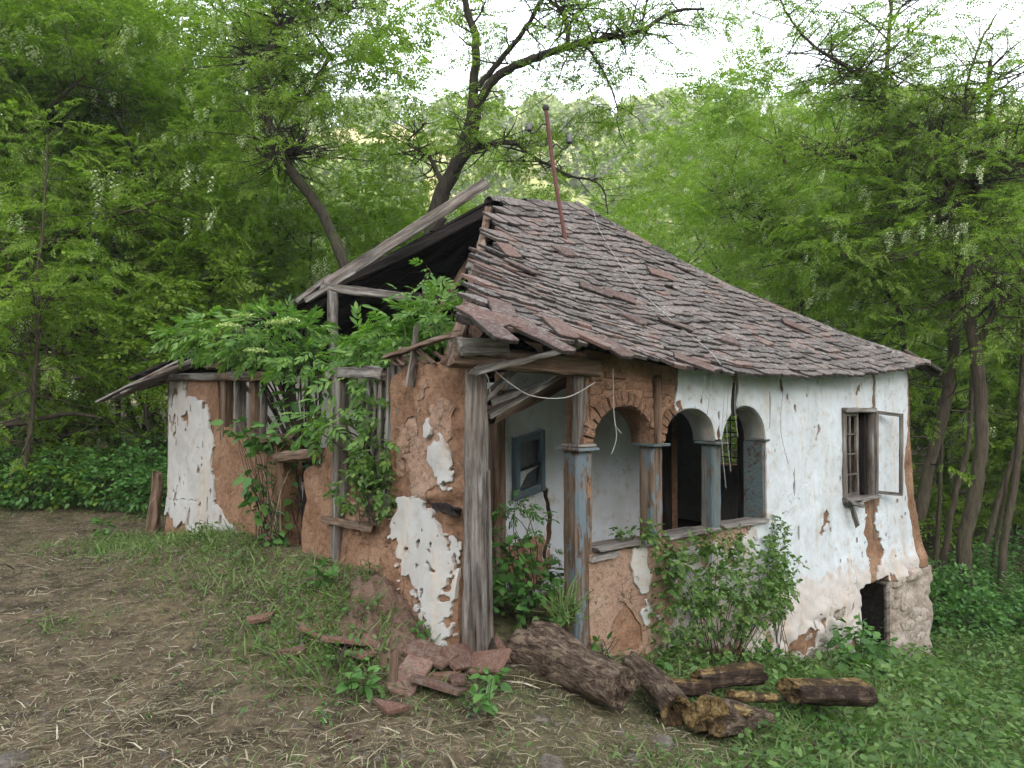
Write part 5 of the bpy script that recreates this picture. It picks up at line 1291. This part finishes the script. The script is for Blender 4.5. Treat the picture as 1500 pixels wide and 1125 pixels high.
# elders growing through the fallen side
bush('elder_bush', 'big elder bush billowing over the broken side wall with flat cream flower heads', 'bush',
     [PB(380, 490, 7.5, .75, .22, .5, 3), PB(405, 486, 7.3, .36, .16, .4, 1.5), PB(310, 495, 7.9, .45, .14, .4, 1.3), PB(455, 530, 6.9, .28, .14, .35, .9), PB(400, 512, 7.2, .4, .12, .35, 1.0)],
     520, LEC, .88, 'elder', P(450, 700, 7.3), 34, 21, flowers=[(P(374, 515, 6.7), .10), (P(335, 478, 7.0), .11), (P(405, 474, 6.8), .10), (P(290, 486, 7.4), .09), (P(355, 464, 7.1), .09), (P(425, 470, 6.9), .08)], sr=.014)
bush('elder_bush', 'bright elder filling the gap under the open rafters beside the tiles', 'bush',
     [PB(620, 480, 6.6, .42, .20, .4, 2.4), PB(650, 465, 6.3, .28, .18, .3, 1.6), PB(575, 500, 6.4, .35, .16, .3, 1.6), PB(530, 505, 6.3, .16, .12, .3, .7), PB(560, 530, 6.1, .35, .14, .3, 1)],
     420, LEC, .85, 'elder', P(590, 640, 6.3), 20, 22, sr=.012)
bush('elder_shoot', 'single upright elder shoot against the dark roof opening', 'plant',
     [PB(625, 400, 6.9, .12, .07, None, 1), PB(612, 430, 6.9, .22, .08, None, 2), PB(640, 425, 6.9, .16, .08, None, 1.2)], 34, LEC, .7, 'elder', P(625, 500, 6.8), 8, 23)
bush('elder_bush', 'elder hanging out over the low middle wall', 'bush',
     [PB(540, 590, 5.75, .38, .16, .25, 2.2), PB(500, 610, 5.8, .26, .14, .2, 1.2), PB(560, 640, 5.55, .16, .22, .18, 1.4), PB(475, 625, 5.9, .20, .08, .2, .7), PB(540, 560, 5.9, .3, .12, .2, 1)],
     130, LEC, .8, 'elder', P(545, 700, 5.9), 16, 24, sr=.01)
bush('nettle_clump', 'dark leafy growth spilling through the wall gap below the elder', 'plant',
     [PB(450, 620, 7.0, .35, .5, .35, 3), PB(425, 700, 7.0, .22, .5, .3, 2), PB(440, 560, 7.2, .4, .25, .35, 1.6)], 260, [LB, LN], .8, 'weed', P(440, 790, 6.9), 26, 25)
bush('creeper', 'fine creeper trailing down the low mud wall under the elder', 'plant',
     [PB(545, 680, 5.45, .17, .18, .1, 2), PB(520, 720, 5.5, .14, .14, .1, 1), PB(560, 720, 5.4, .10, .16, .08, 1)], 420, LVC, .62, 'ivy', P(545, 760, 5.4), 14, 26, sr=.004)
bush('nettle', 'broad leaved weed clinging to the far stretch of side wall beside the white plaster', 'plant',
     [PB(385, 640, 6.75, .22, .10, .14, 1.4), PB(345, 625, 7.0, .15, .07, .1, .8), PB(375, 690, 6.7, .12, .18, .1, 1), PB(380, 740, 6.7, .12, .1, .1, .8)], 150, [LB, LN], .85, 'weed', P(390, 780, 6.7), 16, 27, sr=.005)
bush('dead_bramble', 'pale dead bramble stems arching out of the wall gap', 'plant', [PB(420, 660, 6.7, .3, .25, .15, 2), PB(400, 720, 6.6, .2, .3, .1, 1)], 10, [LB], .5, 'weed', P(405, 780, 6.6), 12, 28, stemmat='straw', sr=.006)
# porch greenery
bush('nettle_clump', 'shadowy nettles filling the porch behind the corner post', 'plant',
     [PB(770, 850, 5.5, .30, .17, .3, 3), PB(735, 820, 5.4, .16, .2, .25, 1.5), PB(800, 880, 5.3, .22, .15, .25, 1.5), PB(730, 900, 5.2, .2, .15, .2, 1)], 620, [LB, LN], .62, 'weed', P(770, 930, 5.4), 22, 31, sr=.004)
bush('elder_shoot', 'young elder shoot standing before the blue window', 'plant',
     [PB(768, 760, 5.6, .17, .09, .15, 2), PB(750, 740, 5.6, .1, .06, .1, 1), PB(785, 800, 5.6, .15, .08, .1, 1)], 44, LEC, .5, 'weed', P(770, 880, 5.5), 8, 32, sr=.005)
bush('grass_tuft', 'tuft of long bright grass at the foot of the porch pillar', 'grass tuft',
     [PB(825, 900, 4.95, .12, .13, .1, 1)], 110, [leaf_fold(.17, .009, .2, .3)], 1, 'grass', P(825, 950, 4.95), 0, 33, surf=.0, droop=.9)
bush('rose_bush', 'sprawling rose-like creeper smothering the parapet below the arches', 'bush',
     [(*L2W(2.05, -.16, .25), .32, .18, .30, 2.2), (*L2W(2.45, -.20, .05), .38, .20, .34, 2.6), (*L2W(1.80, -.14, .05), .24, .16, .34, 2.2), (*L2W(1.75, -.2, -.35), .26, .16, .22, 1.2), (*L2W(2.85, -.18, .1), .30, .16, .34, 2.0), (*L2W(2.3, -.12, .50), .30, .16, .10, 1.2),
      (*L2W(2.3, -.22, -.35), .45, .2, .25, 1.8), (*L2W(3.15, -.14, .1), .12, .12, .4, 1.2), (*L2W(1.55, .02, .62), .20, .14, .07, .7), (*L2W(1.75, -.1, .45), .12, .1, .15, .7)],
     2000, LVC + [LB], .66, 'ivy', L2W(2.4, -.12, -.75), 60, 34, sr=.004, surf=.25)
bush('creeper', 'darker creeper hanging down the wall just right of the last arch', 'plant',
     [(*L2W(3.33, -.10, .30), .07, .07, .32, 2), (*L2W(3.35, -.10, -.05), .10, .08, .25, 1.3), (*L2W(3.5, -.08, .15), .14, .06, .06, .3)], 380, LVC, .5, 'ivy', L2W(3.3, -.08, -.6), 18, 35, sr=.003)
bush('nettle_clump', 'leafy nettles against the stone foot of the white wall', 'plant',
     [(*L2W(4.35, -.30, -.72), .25, .2, .26, 2), (*L2W(4.75, -.3, -.85), .2, .18, .22, 1), (*L2W(4.0, -.3, -.75), .2, .18, .12, .8)], 330, [LB, LN], .8, 'weed', L2W(4.4, -.3, -1.1), 18, 36, sr=.004)
bush('dead_bush', 'pale dry brush of dead stalks at the foot of the creeper', 'plant', [(*L2W(3.6, -.3, -.62), .25, .2, .2, 1)], 14, [LB], .3, 'weed', L2W(3.6, -.3, -.95), 40, 37, stemmat='straw', sr=.003)
bush('nettle_clump', 'green herbs at the mouth of the cellar doorway', 'plant', [(*L2W(5.3, -.2, -1.18), .2, .15, .12, .6), (*L2W(5.9, -.35, -1.35), .35, .2, .16, 1)], 260, [LB, LN], .7, 'weed', L2W(5.5, -.2, -1.3), 14, 38, sr=.004)
for i, (px, py, s, lab) in enumerate(((527, 910, .8, 'round leaved weed on the rubble left of the mud stump'), (468, 862, .8, 'pale green weed in the bank below the middle wall'), (548, 800, .9, 'broad leaved weed rooted against the middle wall'),
        (545, 845, .6, 'weed sprouting at the left foot of the mud stump'), (640, 905, 1.0, 'tall broad leaved weed before the large white patch'), (615, 935, .6, 'small weed before the foot of the mud stump'), (500, 985, .9, 'bushy weed beside the single fallen tile'),
        (530, 1020, .8, 'grassy weed left of the cut stake'), (665, 930, .7, 'weed hugging the foot of the corner post'), (480, 1060, .7, 'low weed in the straw below the fallen tiles'), (720, 1010, .7, 'weed growing over the leaning tile pair'),
        (150, 785, 1.0, 'green tuft at the clearing edge left of the white corner'), (300, 790, .8, 'weed below the white side plaster'), (215, 760, .7, 'weed at the rotten post stub'), (400, 800, .9, 'weed in the bank left of the wall gap'),
        (350, 830, .7, 'low weed on the bank under the far side wall'), (880, 965, .7, 'weed between the long log and the parapet'), (955, 985, .7, 'weed behind the forked log'), (1030, 970, .8, 'tall weed behind the yellow split log'),
        (1130, 975, .9, 'weed between the rotten log and the split log'), (1190, 1060, 1.1, 'lush weed in front of the split log on the right'), (1235, 1100, 1.0, 'broad leaf plant at the bottom right beside the bark'), (1290, 990, 1.0, 'lush herb right of the split log'),
        (700, 1050, .7, 'weed in the straw left of the long log'), (380, 760, .8, 'weed at the foot of the far side wall'))):
    q = on_ground(px, py); sc = s
    bush('weed', lab, 'plant', [(q.x, q.y, q.z + .10 * sc, .13 * sc, .12 * sc, .10 * sc, 1)], int(46 * s), [LB, LN] if i % 3 else [LV], .62 * sc + .1, 'weed', q, 9, 60 + i, surf=.1, sr=.003, droop=0)
for i, (x, y, s) in enumerate([(-9.2, 11.3, 1), (-7.9, 11.1, .9), (-6.8, 11.0, .95), (-5.7, 11.0, 1), (-4.9, 10.6, .8), (-10.3, 11.6, 1.1), (-6.2, 12.1, 1.2), (-8.5, 12.4, 1.2), (-4.6, 11.6, 1.1)]):
    z = float(gh(x, y))
    bush('undergrowth_shrub', ['dark low shrub in the row along the clearing edge left of the house'][0], 'shrub', [(x, y, z + .35 * s, .75 * s, .55 * s, .38 * s, 2), (x + .3, y + .2, z + .6 * s, .5 * s, .4 * s, .3 * s, 1)], 1500, [LB], .95, 'weed', (x, y, z), 12, 90 + i, group='dark shrubs along the clearing edge')
for i, (x, y, s) in enumerate([(7.6, 12.8, 1), (8.8, 12.0, .9), (10.2, 13.2, 1.2), (6.3, 12.8, .9), (9.3, 14.6, 1.2), (11.8, 14, 1.2), (7.2, 15, 1.2), (6.1, 10.4, .7), (7.3, 10.6, .8), (7.9, 11.4, .9), (6.6, 11.6, .8)]):
    z = float(gh(x, y))
    bush('undergrowth_shrub', 'low leafy shrub on the forest floor right of the house', 'shrub', [(x, y, z + .25 * s, .8 * s, .6 * s, .35 * s, 2), (x + .3, y + .2, z + .5 * s, .5 * s, .4 * s, .3 * s, 1)], 1300, [LB], .95, 'weed', (x, y, z), 12, 110 + i, group='low shrubs under the trees right of the house')

# ------------------------------------------------------------------ logs, tiles and stones on the ground
def log(label, p0, p1, r0, r1, mats=('logbark', 'logyellow'), seed=0, squash=1.0, knot=0, lumps=.18, bend=0.0, hollow=False, wedge=False, cat='log'):
    p0 = Vector(p0); p1 = Vector(p1); L = (p1 - p0).length; n = 26; k = 28
    t = np.linspace(0, 1, n)[:, None]; th = np.linspace(0, 2 * PI, k, endpoint=False)[None, :]
    r = r0 + (r1 - r0) * t + 0 * th
    cx, cy = np.cos(th) + 0 * t, np.sin(th) + 0 * t
    r = r * (1 + lumps * fbm(cx * 1.3 + seed, cy * 1.3, t * L * 3.2 + seed, 4) + .10 * fbm(cx * 5 + seed, cy * 5, t * L * 5, 4) + .06 * fbm(cx * 11 + seed, cy * 11, t * L * 2, 3))
    if wedge: r = r * np.where(cy > .0, .55 + .25 * np.abs(cx), 1.0)
    if knot: r = r * (1 - .35 * np.exp(-((t - .48) / .05) ** 2 - ((th - 1.9) / .25) ** 2) + .22 * np.exp(-((t - .48) / .13) ** 2 - ((th - 1.9) / .6) ** 2) + .35 * np.exp(-((t - .2) / .2) ** 2 - ((th - 1.3) / .35) ** 2))
    x = t * L + (.05 * r0 / .15) * fbm(cx * 2, cy * 2, seed + 0 * t, 2) * np.where((t < .01) | (t > .99), 1, 0) + 0 * th
    V = np.stack([x, r * cx + bend * np.sin(PI * t), r * cy * squash], -1).reshape(-1, 3).tolist(); F = []; mi = []
    for i in range(n - 1):
        for j in range(k):
            a = i * k + j; b = i * k + (j + 1) % k; F.append([a, b, b + k, a + k])
            mi.append(1 if wedge and 3 < j < 11 else 0)
    for e, i in ((0, 0), (1, n - 1)):
        prev = [i * k + j for j in range(k)]; ox, oy = (.25 * r0, -.15 * r0) if hollow else (0, 0)
        for ring_, dep in ((.8, -.006), (.5, -.012 if not hollow else -.02), (.3, .0 if not hollow else -.09), (.12, .0 if not hollow else -.15)):
            s0 = len(V); c = np.array([V[q] for q in [i * k + j for j in range(k)]]); ce = c.mean(0)
            for q in range(k):
                nn = float(fbm(math.cos(q / k * 2 * PI) * 2.6, math.sin(q / k * 2 * PI) * 2.6 + ring_, seed, 3)); pnt = ce + (c[q] - ce) * ring_ * (1 + .55 * nn * (ring_ < .7)); pnt[1] += ox * (1 - ring_); pnt[2] += oy * (1 - ring_); pnt[0] = c[q][0] * .6 + ce[0] * .4 + (-dep if e == 0 else dep) + .03 * nn; V.append(pnt.tolist())
            cur = list(range(s0, s0 + k))
            for q in range(k):
                f = [prev[q], cur[q], cur[(q + 1) % k], prev[(q + 1) % k]]; F.append(f if e == 0 else f[::-1]); mi.append(1 if ring_ > .25 or not hollow else 2)
            prev = cur
        F.append(prev if e else prev[::-1]); mi.append(1 if not hollow else 2)
    me = mesh('log', V, F, [M[mats[0]], M[mats[1]], M['logdark']], True, mi)
    o = obj('log', me); o.matrix_world = frame_from(p0, p1); tag(o, label, cat); return o
G = lambda px, py, dz: (lambda q: Vector((q.x, q.y, q.z + dz)))(on_ground(px, py))
log('long thick stripped log with a knot hole lying before the porch', P(768, 952, 4.80), P(912, 1012, 4.28), .155, .125, ('logbark', 'logbark'), 3, 1.0, 1, .34, .03)
log('slim gnarled log with a hollow yellow end beside the long log', P(925, 970, 4.95), P(992, 1043, 4.42), .07, .095, ('logbark', 'logyellow'), 5, 1, 0, .25, .03, True)
log('gnarled stump piece with a split yellow cut face, nearest of the logs', P(1036, 1050, 4.35), P(1118, 1054, 4.85), .12, .085, ('logbark', 'logyellow'), 8, .8, 0, .6, .02, False)
log('sharp yellow split piece leaning on the stump piece', P(1052, 1030, 4.55), P(1100, 1046, 4.5), .05, .035, ('logyellow', 'logdark'), 31, .6, 0, .5)
log('short split log with a pale yellow top behind the forked log', P(978, 1003, 4.95), P(1038, 1006, 4.95), .065, .06, ('logdark', 'logyellow'), 9, 1, 0, .3, 0, False, True)
log('dark rotten log lying behind the stump piece', P(1022, 992, 5.15), P(1112, 984, 5.3), .085, .10, ('logdark', 'logyellow'), 11, .9, 0, .4, 0, False, True)
log('thin split billet of yellow wood peeping out right of the stump', P(1070, 1020, 4.9), P(1138, 1022, 5.1), .05, .04, ('logyellow', 'logyellow'), 12, .7, 0, .3)
log('large split log with a yellow top apart from the others on the right', P(1156, 1008, 5.15), P(1262, 1010, 5.45), .115, .125, ('logdark', 'logyellow'), 14, .8, 0, .34, 0, False, True)
def gpiece(label, px, py, L, r, mats, seed, yaw):
    q = on_ground(px, py); d = Vector((math.cos(yaw), math.sin(yaw), -.2 if q.x > 0 else 0)) * L * .5
    log(label, q - d + Vector((0, 0, r * .4)), q + d + Vector((0, 0, r * .4)), r, r * .7, mats, seed, .45, 0, .4, cat='bark piece')
gpiece('flat strip of bark in the grass near the bottom right corner', 1350, 1092, .40, .05, ('logbark', 'logyellow'), 21, -.1)
gpiece('reddish chip of bark left of the bark strip', 1185, 1092, .16, .04, ('logbark', 'logdark'), 22, -.4)
gpiece('small dark chip below the stump piece', 1122, 1082, .10, .03, ('logdark', 'logdark'), 23, -.8)
gpiece('dark chip of wood right of the large split log', 1322, 1012, .12, .04, ('logdark', 'logdark'), 24, .5)
gpiece('orange clod of earth below the fallen tiles', 520, 1083, .08, .035, ('logbark', 'logyellow'), 25, .5)
q = on_ground(575, 1012)
board('cut_stake', q - Vector((0, 0, .05)), q + Vector((.01, 0, .20)), .045, .045, M['wood_brown'], None, 0, 5, .003)
tag([o for o in COL.objects if o.name.startswith('cut_stake')][0], 'short cut stake stuck upright among the fallen tiles', 'stake')
M['terracotta'] = m_tile('weathered_terracotta', (.075, .042, .032), (.12, .062, .046), (.165, .085, .06), (.20, .17, .14), .6)
FTR = [mesh('fallen_tile', *tile_mesh(.30, .165, .022, 150 + q_, None), M['terracotta']) for q_ in range(3)]; FTB = [mesh('fallen_tile', *tile_mesh(.20, .14, .022, 170 + q_, None, True), M['terracotta']) for q_ in range(3)]
for i, (px, py, yaw, ti, tr, fr, lab) in enumerate(((508, 950, 25, -8, 12, 0, 'single big fallen tile on the rubble left of the others'), (566, 1050, -35, 10, 6, 1, 'fallen tile lying lowest, below the cut stake'), (600, 1005, 70, 12, -20, 0, 'dark fallen tile leaning just right of the cut stake'),
        (640, 1018, -15, -14, 10, 0, 'red curved tile at the bottom of the tile heap'), (628, 985, -30, 10, 8, 0, 'brown tile lying on top of the tile heap'), (676, 985, 60, 42, 10, 0, 'round ended tile propped beside the corner post'),
        (712, 992, -40, 38, -16, 0, 'stained red tile leaning at the foot of the corner post'), (650, 1002, 10, 5, 5, 1, 'small clay fragment in the middle of the tile heap'), (538, 968, 50, 0, 10, 1, 'broken pink tile piece between big tile and stake'),
        (668, 1008, 80, -10, 5, 1, 'ochre fragment right of the tile heap'), (430, 965, 20, 5, 0, 1, 'weathered tile piece half sunk in straw at the left'), (735, 975, 95, 60, 0, 1, 'narrow tile shard standing on edge between post and log'), (385, 915, 30, 8, 4, 1, 'sunken tile shard on the bank far from the heap'), (445, 935, -60, -20, 4, 1, 'dark upturned shard on the bank left of the big tile'))):
    q = on_ground(px, py); o = obj('fallen_tile', (FTB if fr else FTR)[i % 3]); o.location = q + Vector((0, 0, .035 + (.06 if i == 4 else 0) + abs(math.sin(math.radians(ti))) * .08))
    o.rotation_euler = (math.radians(ti), math.radians(tr), math.radians(yaw)); tag(o, lab, 'tile')
RM = [rock_mesh('stone', .07, (1.3, 1, .5), M['rock'], s + 20) for s in range(3)]
for i, (px, py, s, lab) in enumerate(((785, 1052, .8, 'pale flat stone in the straw left of the long log end'), (965, 1085, 1.2, 'broad grey stone sunk below the logs'), (800, 1115, 1.1, 'pale stone at the bottom edge of the picture'), (920, 1110, .9, 'low grey stone near the bottom edge right of centre'),
        (20, 1112, 1.2, 'grey stone in the bottom left corner'), (830, 1055, .6, 'small stone beside the pale flat one'), (905, 1070, .7, 'stone just below the end of the long log'), (655, 1070, .25, 'tiny white pebble below the tile heap'), (590, 910, 1.2, 'clod of mud fallen from the tall stump'),
        (560, 880, .9, 'mud clod at the left foot of the tall stump'), (700, 955, .6, 'stone chocking the corner post'), (612, 935, 1.0, 'largest clod on the rubble slope'), (1090, 1105, .8, 'stone in the grass at the lower right of the stump piece'), (330, 905, .4, 'small stone alone on the dry bank'))):
    q = on_ground(px, py); o = obj('stone', RM[i % 3] if i not in (8, 9, 11) else None)
    if o.data is None or i in (8, 9, 11):
        bpy.data.objects.remove(o); me = rock_mesh('clod', .07, (1.2, 1, .7), M['earth'], 40 + i); o = obj('mud_clod', me)
    o.location = q + Vector((0, 0, -.012)); o.scale = (s * .85, s * .85, s * .7); o.rotation_euler[2] = i * 1.3; tag(o, lab, 'clod' if i in (8, 9, 11) else 'stone')

# rubble of loose earth sliding from the mud wall
rs = np.random.RandomState(77)
def heap():
    xs = np.linspace(-1, 1, 70); ys = np.linspace(-1, 1, 70); X, Y = np.meshgrid(xs, ys)
    c = L2W(-.30, .55, 0); px_ = c.x + X * .42 - Y * .10; py_ = c.y + Y * .62 - X * .15
    r2 = X * X + Y * Y; u, v = to_local(px_, py_)
    z = gh(px_, py_) - .05 + .10 * np.clip(1 - r2, 0, 1) ** .7 * (1 + .9 * fbm(X * 3, Y * 3, 2, 4)) + .035 * fbm(X * 9, Y * 9, 2, 4)
    i = np.arange(4900).reshape(70, 70); F = np.stack([i[:-1, :-1], i[:-1, 1:], i[1:, 1:], i[1:, :-1]], -1).reshape(-1, 4)
    o = obj('rubble', mesh('rubble', np.stack([px_, py_, z], -1).reshape(-1, 3), F, M['earth'], True)); tag(o, 'loose red earth slumped from the mud wall', kind='stuff')
heap()

# ------------------------------------------------------------------ straw, grass and herbs covering the ground
def inside_house(x, y):
    u, v = to_local(x, y); return (u > -.02) & (u < 6.3) & (v > -.02) & (v < 5.9)
def sample(n, x0, x1, y0, y1, dens, rs):
    X = rs.uniform(x0, x1, n * 3); Y = np.exp(rs.uniform(math.log(y0), math.log(y1), n * 3))
    ok = (np.abs(X) < .72 * Y + .4) & ~inside_house(X, Y) & (rs.rand(n * 3) < dens(X, Y))
    X = X[ok][:n]; Y = Y[ok][:n]; return X, Y
rs = np.random.RandomState(5)
def greenness(X, Y):   # 0 dry trampled straw, 1 lush
    u, v = to_local(X, Y)
    g = sst(.6, 2.6, X + .5 * fbm(X * 1.2, Y * 1.2, 3, 3)) + .8 * np.exp(-((u + .55) / .6) ** 2) * sst(-.2, .8, v) * (v < 6) + .55 * np.clip(fbm(X * 1.3, Y * 1.3, 6, 3) + .02, 0, 1) * 1.8 + .45 * sst(-.5, 1.2, X) * sst(4.2, 5.2, Y)
    g = g + .5 * np.exp(-((X + .75) / .8) ** 2 - ((Y - 4.35) / .45) ** 2)
    return np.clip(g + sst(10.2, 11.5, Y) * 1, 0, 1)
# dry straw
X, Y = sample(105000, -9, 6, 2.9, 12.5, lambda x, y: (1 - .5 * greenness(x, y)) * (.45 + .55 * sst(-.22, .3, fbm(x * 1.5, y * 1.5, 8, 4))), rs)
n = len(X); Z = gh(X, Y) + rs.uniform(.0, .022, n)
a = rs.uniform(0, 2 * PI, n); dr = np.stack([np.cos(a), np.sin(a), rs.normal(.03, .14, n)], -1)
V, F = xf((np.array([(0, -.5, 0), (.5, -.6, .25), (1, -.2, 0), (1, .2, 0), (.5, .6, .25), (0, .5, 0)]) * (.046, .0023, .016), np.array([(0, 1, 4, 5), (1, 2, 3, 4)])), np.stack([X, Y, Z], -1), rots(dr, .4, rs), rs.lognormal(-.25, .5, n))
tag(obj('straw', mesh('straw', V, F, M['straw'])), 'dry mown straw strewn over the clearing', kind='stuff')
# longer stalks
X, Y = sample(170, -6, 5, 3.0, 9, lambda x, y: 1 - .5 * greenness(x, y), rs); n = len(X); a = rs.uniform(0, 2 * PI, n)
w_ = []
for i in range(n):
    L = rs.uniform(.15, .5); p = Vector((X[i], Y[i], float(gh(X[i], Y[i])) + .02)); d = Vector((math.cos(a[i]), math.sin(a[i]), 0))
    m_ = p + d * L * .5 + Vector(rs.normal(0, .02, 3)); e = p + d * L; m_.z = float(gh(m_.x, m_.y)) + rs.uniform(.02, .06); e.z = float(gh(e.x, e.y)) + rs.uniform(.005, .05)
    w_.append(tube_arrays([p, m_, e], [.0024, .0022, .0016], 3))
V, F = join_arrays(w_); tag(obj('dead_stalks', mesh('dead_stalks', V, F, M['straw'])), 'long dead stalks and twigs lying on the straw', kind='stuff')
# crumbs of soil and small stones
X, Y = sample(2600, -8, 5, 3.0, 10, lambda x, y: 1 - .6 * greenness(x, y), rs); n = len(X)
cv = np.array([(1, 0, 0), (0, 1, 0), (-1, 0, 0), (0, -1, 0), (0, 0, 1), (0, 0, -1)], float); cf = np.array([(0, 1, 4, 4), (1, 2, 4, 4), (2, 3, 4, 4), (3, 0, 4, 4)])
cv = np.array([(1, .2, -.3), (-.1, 1, -.3), (-1, -.1, -.3), (.1, -1, -.3), (.5, .3, .5), (-.3, .5, .6), (-.5, -.3, .5), (.3, -.5, .6)]); cf = np.array([(0, 1, 5, 4), (1, 2, 6, 5), (2, 3, 7, 6), (3, 0, 4, 7), (4, 5, 6, 7)])
a = rs.uniform(0, 2 * PI, n); V, F = xf((cv, cf), np.stack([X, Y, gh(X, Y)], -1), rots(np.stack([np.cos(a), np.sin(a), rs.normal(0, .2, n)], -1), .3, rs), rs.lognormal(-4.75, .5, n))
tag(obj('gravel', mesh('gravel', V, F, M['rock'])), 'crumbs of soil and small stones scattered in the straw', kind='stuff')
# grass blades
X, Y = sample(85000, -9, 9, 2.9, 12.5, lambda x, y: .07 + .93 * greenness(x, y) ** 1.3, rs); n = len(X); Z = gh(X, Y)
a = rs.uniform(0, 2 * PI, n); dr = np.stack([np.cos(a) * .8, np.sin(a) * .8, rs.uniform(.15, 1.3, n)], -1)
V, F = xf((np.array([(0, -.5, 0), (.5, -.45, 0), (1, 0, -.22), (1, 0, -.22), (.5, .45, 0), (0, .5, 0)]) * (.10, .006, .09), np.array([(0, 1, 4, 5), (1, 2, 3, 4)])), np.stack([X, Y, Z - .004], -1), rots(dr, .4, rs), np.minimum(rs.lognormal(-.2, .45, n), 1.5) * (.5 + .75 * greenness(X, Y)))
tag(obj('grass', mesh('grass', V, F, M['grass'])), 'green grass growing through the straw', kind='stuff')
# low herbs, thick to the right
X, Y = sample(36000, -9, 11, 3.0, 15, lambda x, y: .02 + .98 * greenness(x, y) ** 2, rs); n = len(X); gn = greenness(X, Y)
Z = gh(X, Y) + rs.uniform(.0, .17, n) * gn * (1 + .8 * sst(2.5, 5, X)) * (.5 + .5 * sst(-.2, .3, fbm(X * 1.6, Y * 1.6, 12, 2)))
a = rs.uniform(0, 2 * PI, n); dr = np.stack([np.cos(a), np.sin(a), rs.normal(.1, .35, n)], -1)
V, F = scatter([leaf_fold(.07, .04), leaf_fold(.05, .035), leaf_fold(.10, .03), leaf_fold(.10, .06)], np.stack([X, Y, Z], -1), dr, (.38 + .5 * sst(-.2, 3.0, X)), rs, .5)
tag(obj('herbs', mesh('herbs', V, F, M['herb'])), 'low green herbs carpeting the ground beside the house', kind='stuff')

# ------------------------------------------------------------------ the air in the valley
def haze(density):
    x0, x1, y0, y1, z0, z1 = -520, 520, -480, 480, -12, 150
    V = [(x, y, z) for x in (x0, x1) for y in (y0, y1) for z in (z0, z1)]
    me = bpy.data.meshes.new('haze'); me.from_pydata(V, [], [(0, 1, 3, 2), (4, 6, 7, 5), (0, 4, 5, 1), (2, 3, 7, 6), (0, 2, 6, 4), (1, 5, 7, 3)])
    m = bpy.data.materials.new('valley_air'); m.use_nodes = True; t = m.node_tree; t.nodes.clear()
    o_ = t.nodes.new('ShaderNodeOutputMaterial'); v = t.nodes.new('ShaderNodeVolumePrincipled')
    v.inputs['Color'].default_value = (.93, .95, .97, 1); v.inputs['Density'].default_value = density; v.inputs['Anisotropy'].default_value = .3
    t.links.new(v.outputs[0], o_.inputs['Volume']); me.materials.append(m)
    tag(obj('haze', me), kind='stuff')
haze(.0011)
